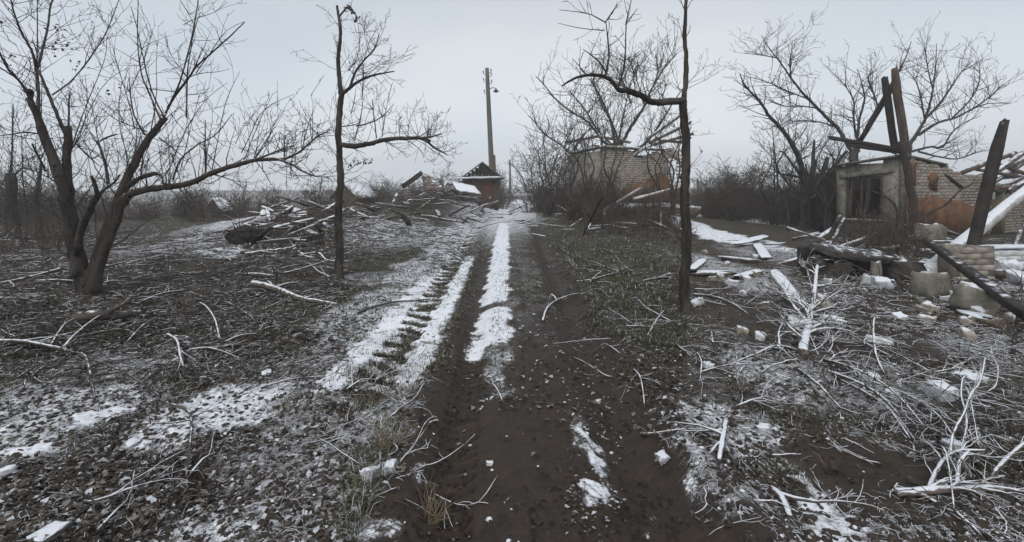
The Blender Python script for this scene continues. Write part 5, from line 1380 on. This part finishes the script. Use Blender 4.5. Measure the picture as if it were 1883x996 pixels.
fallen('snowy upright stick near the stem between road and brush', [(1335, 790, .04), (1330, 820, .04), (1322, 850)], .020, .016, FS, forks=4)
fallen('long branch stretching from the flat plank into the brush', [(1275, 542), (1310, 548), (1345, 560), (1376, 578)], .018, .008, FB, forks=4, flen=.5)
fallen('frosted curved branch left of the snow-covered log', [(1436, 650), (1432, 625, .05), (1442, 608, .1)], .013, .006, FB, forks=4, lev=1)
fallen('long snowy branch running left from the log foot', [(1470, 648), (1430, 650, .05), (1390, 665, .05), (1340, 672)], .014, .006, FS, forks=8, flen=.4, lev=1)
fallen('forked dark twig at the brush edge beside the stem', [(1282, 650), (1290, 680, .04), (1286, 710)], .010, .006, FB, forks=4)
fallen('low snowy twig across the lower brush', [(1350, 750), (1400, 745, .03), (1445, 750)], .009, .005, FS, forks=7, flen=.3)
fallen('snowy twig under the round white lump', [(1275, 690), (1330, 684, .03), (1400, 668)], .010, .005, FS, forks=6, flen=.3)
fallen('twig slanting into the lower right corner', [(1720, 935), (1760, 960, .02), (1810, 992)], .008, .006, FB, forks=2)
fallen('dark branch rising in front of the bricks at the right end', [(1862, 655, 0), (1870, 610, .1), (1880, 560, .3)], .02, .012, M['wood_dark'], forks=3, flen=.4)
fallen('snowy bough lying before the barred window bushes', [(1570, 470), (1600, 462, .05), (1640, 464, .05), (1660, 470)], .035, .018, FS, forks=7, flen=.6, lev=1)
fallen('crooked snowy bough hanging over the cellar opening', [(1660, 415, .2), (1668, 430, .3), (1690, 445, .3), (1705, 452, .2)], .025, .015, FS, forks=5, flen=.5, lev=1)

# many smaller fallen sticks: separate things with shared looks per place
def sticks(n, box, r, L_, mat, label, group, lev=0, forks=2, tilt=.15):
    x0, x1, y0, y1 = box
    for k in range(n):
        px = rnd.uniform(x0, x1); py = y0 + (y1 - y0) * rnd.random()
        g = G(px, py)
        rr = r * rnd.uniform(.6, 1.3); L = L_ * rnd.uniform(.5, 1.4)
        mb = MB(); a = rnd.uniform(0, 6.28)
        d = Vector((math.cos(a), math.sin(a), rnd.uniform(0, tilt)))
        p0 = g + Vector((0, 0, rr * .6)); pts = [p0.copy()]; dd = d.copy(); p = p0.copy()
        for s in range(5):
            dd = (dd + Vector((rnd.uniform(-.3, .3), rnd.uniform(-.3, .3), rnd.uniform(-.1, .08)))).normalized()
            p = p + dd * L / 5; p.z = max(p.z, hz(p.x, p.y) + rr * .5); pts.append(p.copy())
        qq, r2 = resample(pts, [rr * (1 - .13 * i) for i in range(6)], max(L / 12, .02), .45)
        mb.tube(qq, r2, 5, cap=True)
        nf = rnd.randrange(0, forks + 2)
        for f in range(nf):
            i = rnd.randrange(1, 5); e = rvec(); e.z = abs(e.z) * .4
            grow(mb, pts[i], (dd * .7 + e), L * rnd.uniform(.25, .6), rr * .6, lev, rnd, .3, -.02, 2, .7, .6, .0028, 3)
        u_ = L / L_; cx_ = abs(math.cos(a))
        lab = ('short ' if u_ < .8 else 'long ' if u_ > 1.12 else '') + ('bare ' if nf == 0 else 'much forked ' if nf > 2 else '') + label
        lab += ' crosswise' if cx_ > .8 else ' pointing away' if cx_ < .45 else ' aslant'
        tag(mb.build('fallen_stick', mat, None, p0), lab, 'stick', group)
sticks(34, (0, 612, 450, 700), .011, .8, FG, 'grey stick on the dark ground round the forked tree lying', 'sticks round the forked tree', 0, 3)
sticks(26, (0, 612, 420, 520), .022, 1.3, FB, 'frosted stick in the left field before the heap lying', 'sticks before the left heap', 0, 3)
sticks(22, (640, 880, 370, 440), .028, 1.4, FB, 'frosted stick on the field left of the far road lying', 'sticks left of the far road', 0, 3)
sticks(18, (1040, 1250, 430, 700), .009, .55, FB, 'frosted stick in the dark grass right of the road lying', 'sticks in the right grass', 0, 2)
sticks(30, (1275, 1620, 470, 720), .010, .5, FS, 'snowy stick in the brush left of the cellar opening lying', 'sticks in the left brush', 0, 3)
sticks(24, (1275, 1880, 640, 990), .0055, .28, FS, 'snowy twig on the brown soil at the right front lying', 'twigs on the brown soil', 0, 3)
sticks(18, (1560, 1883, 560, 760), .008, .42, FB, 'frosted stick in the rubble below the masonry blocks lying', 'sticks below the masonry blocks', 0, 3)
sticks(10, (960, 1060, 360, 440), .025, 1.0, FB, 'frosted stick on the right shoulder of the far road lying', 'sticks on the far road shoulder', 0, 2)

sticks(34, (1432, 1560, 500, 680), .0085, .62, FS, 'snowy branch of the brush round the snow-covered log lying', 'brush round the snow-covered log', 1, 4, .75)
sticks(18, (1560, 1700, 440, 530), .012, .75, FG, 'grey branch of the brush below the barred window lying', 'brush below the barred window', 1, 4, .8)
sticks(18, (1600, 1870, 600, 760), .0065, .5, FS, 'snowy twig of the spray right of the twig bundle lying', 'twigs right of the bundle', 1, 4, .4)
sticks(14, (640, 770, 690, 900), .0045, .28, FS, 'snowy twig on the verge beside the straw tuft lying', 'twigs on the near left verge', 1, 3, .4)
# ------------------------------------------------------------------ ground cover (uncountable)
def ground_pts(n, box, keep=None, seed=1):
    """random ground points, evenly spread as the eye meets them"""
    rs = np.random.RandomState(seed)
    x0, x1, y0, y1 = box
    px = rs.uniform(x0, x1, n); py = rs.uniform(y0, y1, n)
    d = CH * F / np.maximum(py - HY, 8); X = (px - CX) * d / F
    for _ in range(6):
        d = .5 * d + .5 * (CH - height(X, d)) * F / np.maximum(py - HY, 8); X = (px - CX) * d / F
    return X, d, height(X, d), rs

def add_mesh_obj(name, V, fn, lp, mat, kind='stuff', tone=None, label=None, cat=None, smooth=False):
    o = bpy.data.objects.new(name, mesh_from(name, V, fn, lp, mat, smooth, tone)); COL.objects.link(o)
    o['kind'] = kind
    if label: o['label'] = label; o['category'] = cat
    return o

def litter(name, label, n, box, size, bias, seed, up=.5, clump=.25, onmud=.10):
    X, Y, Z, rs = ground_pts(n, box, seed=seed)
    s, mud, g = masks(X, Y, Z)
    ok = (mud < .5) | (rs.rand(n) < onmud)
    ok &= rs.rand(n) < np.clip(1.25 - 1.25 * s, .10, 1)
    ok &= rs.rand(n) < clump + (1 - clump) * sstep(.44, .58, fbm(X * 1.7, Y * 1.7, 3, seed + 90))
    X, Y, Z, s = X[ok], Y[ok], Z[ok], s[ok]; n = len(X)
    sz = size * rs.uniform(.45, 1.5, n)
    a = rs.uniform(0, 2 * np.pi, n)
    tl = rs.uniform(-.9, .9, (n, 2))
    ux = np.stack([np.cos(a), np.sin(a), tl[:, 0] * up], 1); vx = np.stack([-np.sin(a), np.cos(a), tl[:, 1] * up], 1)
    c = np.stack([X, Y, Z + sz * .35], 1)
    w = (sz * rs.uniform(.35, .6, n))[:, None]; l = (sz * rs.uniform(.7, 1.0, n))[:, None]
    cu = np.stack([np.zeros(n), np.zeros(n), sz * rs.uniform(.05, .45, n)], 1)
    V = np.stack([c - ux * l, c - vx * w + cu, c + ux * l, c + vx * w + cu, c - ux * l * .2 + cu * .2, c + ux * l * .3 + cu * .15], 1)
    k = np.arange(n)[:, None] * 6
    f = np.stack([k + np.array([[0, 1, 4]]), k + np.array([[4, 1, 5]]), k + np.array([[1, 2, 5]]), k + np.array([[5, 2, 3]]), k + np.array([[5, 3, 4]]), k + np.array([[4, 3, 0]])], 1)
    base = rs.rand(n)
    frost = np.clip(bias + (s - .3) * .7 + (base - .62) * 1.05 + (base > .95) * .2, 0, 1)
    tone = np.repeat(frost, 6)
    tone = np.clip(tone + rs.uniform(-.08, .08, len(tone)), 0, 1)
    add_mesh_obj(name, V.reshape(-1, 3), np.full(n * 6, 3), f.reshape(-1), M['litter'], tone=tone, label=label, cat='leaf litter')
litter('leaf_litter', 'frosted dead leaves covering the ground at the left front', 27000, (-200, 640, 640, 1010), .021, .47, 3)
litter('leaf_litter', 'dark dead leaves and chips round the forked tree', 16000, (-200, 640, 450, 660), .030, .26, 4, .35)
litter('leaf_litter', 'snow-dusted leaves on the verge left of the road', 12000, (630, 860, 440, 1010), .020, .44, 5)
litter('leaf_litter', 'dark leaves and flecks of snow along the right verge', 10000, (960, 1262, 430, 1010), .018, .34, 6)
litter('leaf_litter', 'snowy leaves and chips in the brush at the right', 14000, (1262, 2060, 470, 1010), .018, .38, 7, .5, .08)
litter('snow_flecks', 'thin broken streak of snow flecks on the right of the mud road', 1000, (1040, 1150, 730, 1010), .013, .85, 9, .4, .1, .8)
litter('snow_flecks', 'snow flecks scattered between the wheel ruts', 1700, (860, 1070, 420, 760), .024, .80, 10, .4, .15, .45)
litter('snow_flecks', 'snow-tipped leaves scattered in the dark grass at the right verge', 2000, (1000, 1255, 470, 800), .022, .76, 11, .4, .2, .3)
litter('road_crumbs', 'snow flecks and crumbs on the muddy road', 2600, (830, 1190, 520, 1010), .009, .5, 8)

def twiglitter(name, label, n, box, L_, r, mat, seed, sides=3, clump=.3):
    X, Y, Z, rs = ground_pts(n, box, seed=seed)
    s, mud, g = masks(X, Y, Z)
    ok = (mud < .45) | (rs.rand(n) < .10)
    ok &= rs.rand(n) < clump + (1 - clump) * sstep(.46, .60, fbm(X * 1.5, Y * 1.5, 3, seed + 60))
    X, Y, Z = X[ok], Y[ok], Z[ok]; n = len(X)
    a = rs.uniform(0, 2 * np.pi, n); L = L_ * rs.uniform(.35, 1.6, n) * np.sqrt(np.clip(Y / 5, .5, 4)); rr = r * rs.uniform(.6, 1.5, n) * np.clip(Y / 5, .7, 3)
    K = 5; Pn = np.zeros((n, K, 3)); p = np.stack([X, Y], 1); da = rs.normal(0, .42, (n, K)).cumsum(1)
    lift = np.abs(rs.normal(0, .018, n)) * L_ / .3
    for k in range(K):
        Pn[:, k, 0] = p[:, 0]; Pn[:, k, 1] = p[:, 1]
        Pn[:, k, 2] = height(p[:, 0], p[:, 1]) + rr * .8 + lift * np.sin(np.pi * (k + .5) / K)
        p = p + np.stack([np.cos(a + da[:, k]), np.sin(a + da[:, k])], 1) * (L / (K - 1))[:, None]
    mb = MB()
    mb.tubes[(K, sides)] = [(Pn[i], rr[i] * np.array([1, .95, .85, .7, .45])) for i in range(n)]
    o = mb.build(name, mat); o['kind'] = 'stuff'; o['label'] = label; o['category'] = 'twigs'
twiglitter('twig_litter', 'fine twigs matted on the dark ground round the forked tree', 5200, (-200, 640, 420, 700), .24, .0042, FG, 21, 3, .6)
twiglitter('twig_litter', 'pale frosted twigs across the field round the forked tree', 2200, (-200, 640, 420, 700), .20, .0038, FB, 27, 3, .4)
twiglitter('twig_litter', 'snowy stalks and twigs along the near left verge', 900, (630, 800, 680, 1010), .14, .0022, FS, 28, 3, .2)
twiglitter('stalk_litter', 'flattened frosted stalks matted into the left front leaves', 7500, (-200, 640, 640, 1010), .09, .0022, FS, 61, 3, .5)
twiglitter('twig_litter', 'fine frosted twigs over the left front leaves', 2000, (-200, 640, 640, 1010), .16, .0022, FB, 22)
twiglitter('twig_litter', 'grey stalks and twigs on the far part of the left field', 2600, (150, 880, 385, 480), .22, .0040, FG, 33, 3, .5)
twiglitter('twig_litter', 'dark stalks in the grass right of the road', 2200, (1000, 1262, 385, 640), .18, .0032, FG, 34, 3, .5)
twiglitter('twig_litter', 'fine twigs on the snowy verge left of the road', 1300, (630, 870, 370, 700), .18, .0035, FG, 23)
twiglitter('twig_litter', 'fine twigs in the grass right of the road', 1400, (980, 1262, 370, 760), .16, .0028, FG, 24)
twiglitter('twig_litter', 'snowy twigs matted over the brush at the right', 8000, (1262, 2060, 470, 1010), .13, .0024, FS, 25, 3, .03)
twiglitter('twig_litter', 'dark twigs under the snowy brush at the right', 3600, (1262, 2060, 430, 800), .20, .0032, FG, 26)
twiglitter('twig_litter', 'grey matted stalks across the slope below the masonry blocks', 2600, (1560, 1900, 560, 760), .16, .0026, FB, 30, 3, .4)

def grass(name, label, n, box, h, w, seed, lo, hi, mask=None):
    X, Y, Z, rs = ground_pts(n, box, seed=seed)
    s, mud, g = masks(X, Y, Z)
    cl = fbm(X * 3.0, Y * 3.0, 3, 77)
    ok = (mud < .4) & (cl > (.46 if mask is None else mask))
    X, Y, Z, s = X[ok], Y[ok], Z[ok], s[ok]; n = len(X)
    a = rs.uniform(0, 2 * np.pi, n); H = h * rs.uniform(.4, 1.3, n); W = w * rs.uniform(.6, 1.4, n) * np.clip(Y / 4, 1, 3)
    ln = rs.uniform(.3, 1.6, n)
    dx, dy = np.cos(a), np.sin(a)
    sx, sy = -dy * W, dx * W
    b0 = np.stack([X - sx, Y - sy, Z - .01], 1); b1 = np.stack([X + sx, Y + sy, Z - .01], 1)
    m0 = np.stack([X - sx * .7 + dx * H * ln * .35, Y - sy * .7 + dy * H * ln * .35, Z + H * .6], 1); m1 = np.stack([X + sx * .7 + dx * H * ln * .35, Y + sy * .7 + dy * H * ln * .35, Z + H * .6], 1)
    t = np.stack([X + dx * H * ln, Y + dy * H * ln, Z + H * (1.0 - .35 * ln)], 1)
    V = np.stack([b0, b1, m1, m0, t], 1).reshape(-1, 3)
    k = np.arange(n)[:, None] * 5
    lp = (k + np.array([[0, 1, 2, 3, 3, 2, 4]])).reshape(-1); fn = np.tile([4, 3], n)
    tone = np.repeat(np.clip(lo + (hi - lo) * rs.rand(n) ** 1.3 + (rs.rand(n) < (s * .25)) * .5, 0, 1), 5)
    add_mesh_obj(name, V, fn, lp, M['grass'], tone=tone, label=label, cat='grass')
grass('grass', 'dark green winter grass on the bank right of the road', 24000, (1010, 1262, 375, 640), .075, .0026, 31, .05, 1.0, .50)
grass('grass', 'short grass between the wheel tracks', 9000, (840, 1010, 420, 700), .045, .0022, 32, .05, .75, .42)
grass('grass', 'short grass on the snowy verge left of the road', 12000, (630, 880, 410, 700), .05, .0022, 33, .1, .95, .45)
grass('grass', 'dull grass in the leaves under the forked tree', 9000, (-200, 640, 430, 760), .06, .0025, 34, .05, .85, .48)
grass('grass', 'sparse grass tufts in the brush at the right', 9000, (1262, 2060, 430, 900), .06, .0024, 35, .05, .9, .5)
grass('grass', 'sparse tufts at the near left verge', 5000, (630, 800, 680, 1010), .075, .0016, 36, .1, 1.0, .5)

def tuft(px, py, label, n, h, group=None):
    g = G(px, py); mb = MB()
    for _ in range(n):
        a = rnd.uniform(0, 6.28); d = Vector((math.cos(a) * rnd.uniform(.1, .9), math.sin(a) * rnd.uniform(.1, .9), 1)).normalized()
        p = g + Vector((rnd.uniform(-.04, .04), rnd.uniform(-.04, .04), -.01)); L = h * rnd.uniform(.5, 1.2); pts = [p]
        for k in range(4):
            d = (d + rvec() * .15 + Vector((0, 0, -.12))).normalized(); p = p + d * L / 4; pts.append(p)
        mb.tube(pts, [.0016, .0014, .0012, .001, .0006], 3)
    tag(mb.build('dry_grass_tuft', M['straw'], None, g), label, 'grass tuft', group)
tuft(708, 826, 'straw-coloured dry grass tuft on the near left verge', 70, .22)
tuft(792, 955, 'dry grass tuft at the foot of the left wheel rut', 45, .18)
tuft(690, 745, 'small dry grass tuft above the straw-coloured one', 30, .16)
tuft(1845, 610, 'pale dry weeds below the tilted masonry block', 80, .3)
tuft(1868, 580, 'pale dry weeds at the end of the blackened beam', 60, .3)
tuft(1470, 440, 'yellowish dry weeds at the foot of the arching bare tree', 90, .5)

def lumps(name, label, n, box, size, mat, seed, smin=None):
    X, Y, Z, rs = ground_pts(n, box, seed=seed)
    s, mud, g = masks(X, Y, Z)
    ok = (mud < .45) | (rs.rand(n) < .06)
    X, Y, Z = X[ok], Y[ok], Z[ok]; n = len(X)
    V0 = np.array([[1, 0, 0], [-1, 0, 0], [0, 1, 0], [0, -1, 0], [0, 0, 1], [0, 0, -.6], [.6, .6, .5], [-.6, .6, .5], [-.6, -.6, .5], [.6, -.6, .5]])
    F0 = np.array([[0, 6, 9], [6, 4, 9], [6, 2, 7], [6, 7, 4], [7, 1, 8], [7, 8, 4], [8, 3, 9], [8, 9, 4], [0, 2, 6], [2, 1, 7], [1, 3, 8], [3, 0, 9]])
    V = V0[None] * (1 + rs.uniform(-.3, .3, (n, 10, 3))) * (size * rs.uniform(.4, 1.7, n) ** 1.4)[:, None, None] * np.array([1, 1, .7])
    a = rs.uniform(0, 6.28, n); ca, sa = np.cos(a)[:, None], np.sin(a)[:, None]
    V = np.stack([V[..., 0] * ca - V[..., 1] * sa, V[..., 0] * sa + V[..., 1] * ca, V[..., 2]], -1) + np.stack([X, Y, Z], 1)[:, None, :]
    f = (np.arange(n)[:, None, None] * 10 + F0[None]).reshape(-1)
    add_mesh_obj(name, V.reshape(-1, 3), np.full(n * 12, 3), f, mat, label=label, cat='clods', smooth=False)
lumps('earth_clods', 'frost-tipped clods of earth over the left front', 5200, (-200, 640, 520, 1010), .013, M['clod'], 51)
lumps('earth_clods', 'clods of earth beside the wheel ruts', 2600, (640, 1262, 430, 1010), .014, M['clod'], 52)
lumps('earth_clods', 'clods of earth in the brush at the right', 3600, (1262, 2060, 470, 1010), .016, M['clod'], 53)
lumps('snow_crumbs', 'crumbs of snow lying in the brush at the right', 700, (1262, 2060, 470, 1010), .008, M['snowdirt'], 54)
lumps('snow_crumbs', 'crumbs of snow along the road verges', 700, (640, 1262, 430, 1010), .010, M['snowdirt'], 55)
lumps('snow_crumbs', 'crumbs of snow in the left front leaves', 400, (-200, 640, 560, 1010), .008, M['snowdirt'], 56)

lumps('rubble_chunks', 'chunks of rubble and earth in the left heap of boards', 1500, (450, 625, 375, 470), .075, M['clod'], 57)
lumps('rubble_chunks', 'chunks of rubble and earth in the heap by the tall pole', 1600, (735, 890, 345, 385), .11, M['clod'], 58)
lumps('rubble_chunks', 'chunks of rubble before the orange wall', 900, (1560, 1890, 440, 620), .038, M['clod'], 59)
twiglitter('twig_litter', 'snowy twigs tangled in the rubble before the orange wall', 1800, (1500, 1890, 440, 660), .26, .0042, FB, 29, 3, .3)
lumps('rubble_chunks', 'chunks of rubble at the foot of the orange ruin', 500, (1060, 1255, 362, 400), .08, M['clod'], 60)
# broken bricks strewn about the ruins
def brickbats(n, box, label, group):
    for k in range(n):
        g = G(rnd.uniform(box[0], box[1]), rnd.uniform(box[2], box[3]))
        mb = MB(); rubble_block(mb, g + Vector((0, 0, .03)), rnd.uniform(.08, .24), rnd.uniform(.07, .12), .08, rnd, None, .3)
        tag(mb.build('broken_brick', rnd.choice([M['brick'], M['concrete'], M['brick_snow']]), None, g), label, 'brick', group)
brickbats(40, (1680, 1890, 440, 620), 'broken pale brick in the rubble before the orange wall', 'broken bricks before the orange wall')
brickbats(26, (1280, 1680, 450, 640), 'broken pale brick in the brush left of the pale house', 'broken bricks in the brush')

# ------------------------------------------------------------------ mist
def haze():
    mb = MB(); mb.obox((0, 45, 4.0), (240, 0, 0), (0, 250, 0), (0, 0, 16.0))
    m = bpy.data.materials.new('mist'); m.use_nodes = True; t = m.node_tree
    t.nodes.remove(t.nodes['Principled BSDF'])
    v = t.nodes.new('ShaderNodeVolumePrincipled'); v.inputs['Color'].default_value = (.985, .99, 1, 1); v.inputs['Density'].default_value = .0026
    v.inputs['Anisotropy'].default_value = 0.2
    t.links.new(v.outputs[0], t.nodes['Material Output'].inputs['Volume'])
    o = mb.build('haze', m); o['kind'] = 'stuff'; o['label'] = 'thin winter mist over the field'
haze()

# ------------------------------------------------------------------ where each of a small group stands
ORD = ['first', 'second', 'third', 'fourth', 'fifth', 'sixth', 'seventh', 'eighth', 'ninth', 'tenth', 'eleventh', 'twelfth']
def place_words():
    groups = {}
    for o in COL.objects:
        if o.parent is None and 'group' in o and 'label' in o: groups.setdefault(o['label'], []).append(o)
    for lab, os_ in groups.items():
        if 2 <= len(os_) <= 12 and len(lab.split()) <= 12:
            os_.sort(key=lambda o: o.location.x / max(o.location.y, .1))
            for k, o in enumerate(os_):
                w = 'leftmost' if k == 0 else 'rightmost' if k == len(os_) - 1 else ORD[k] + ' from the left'
                o['label'] = lab + ', ' + w
place_words()
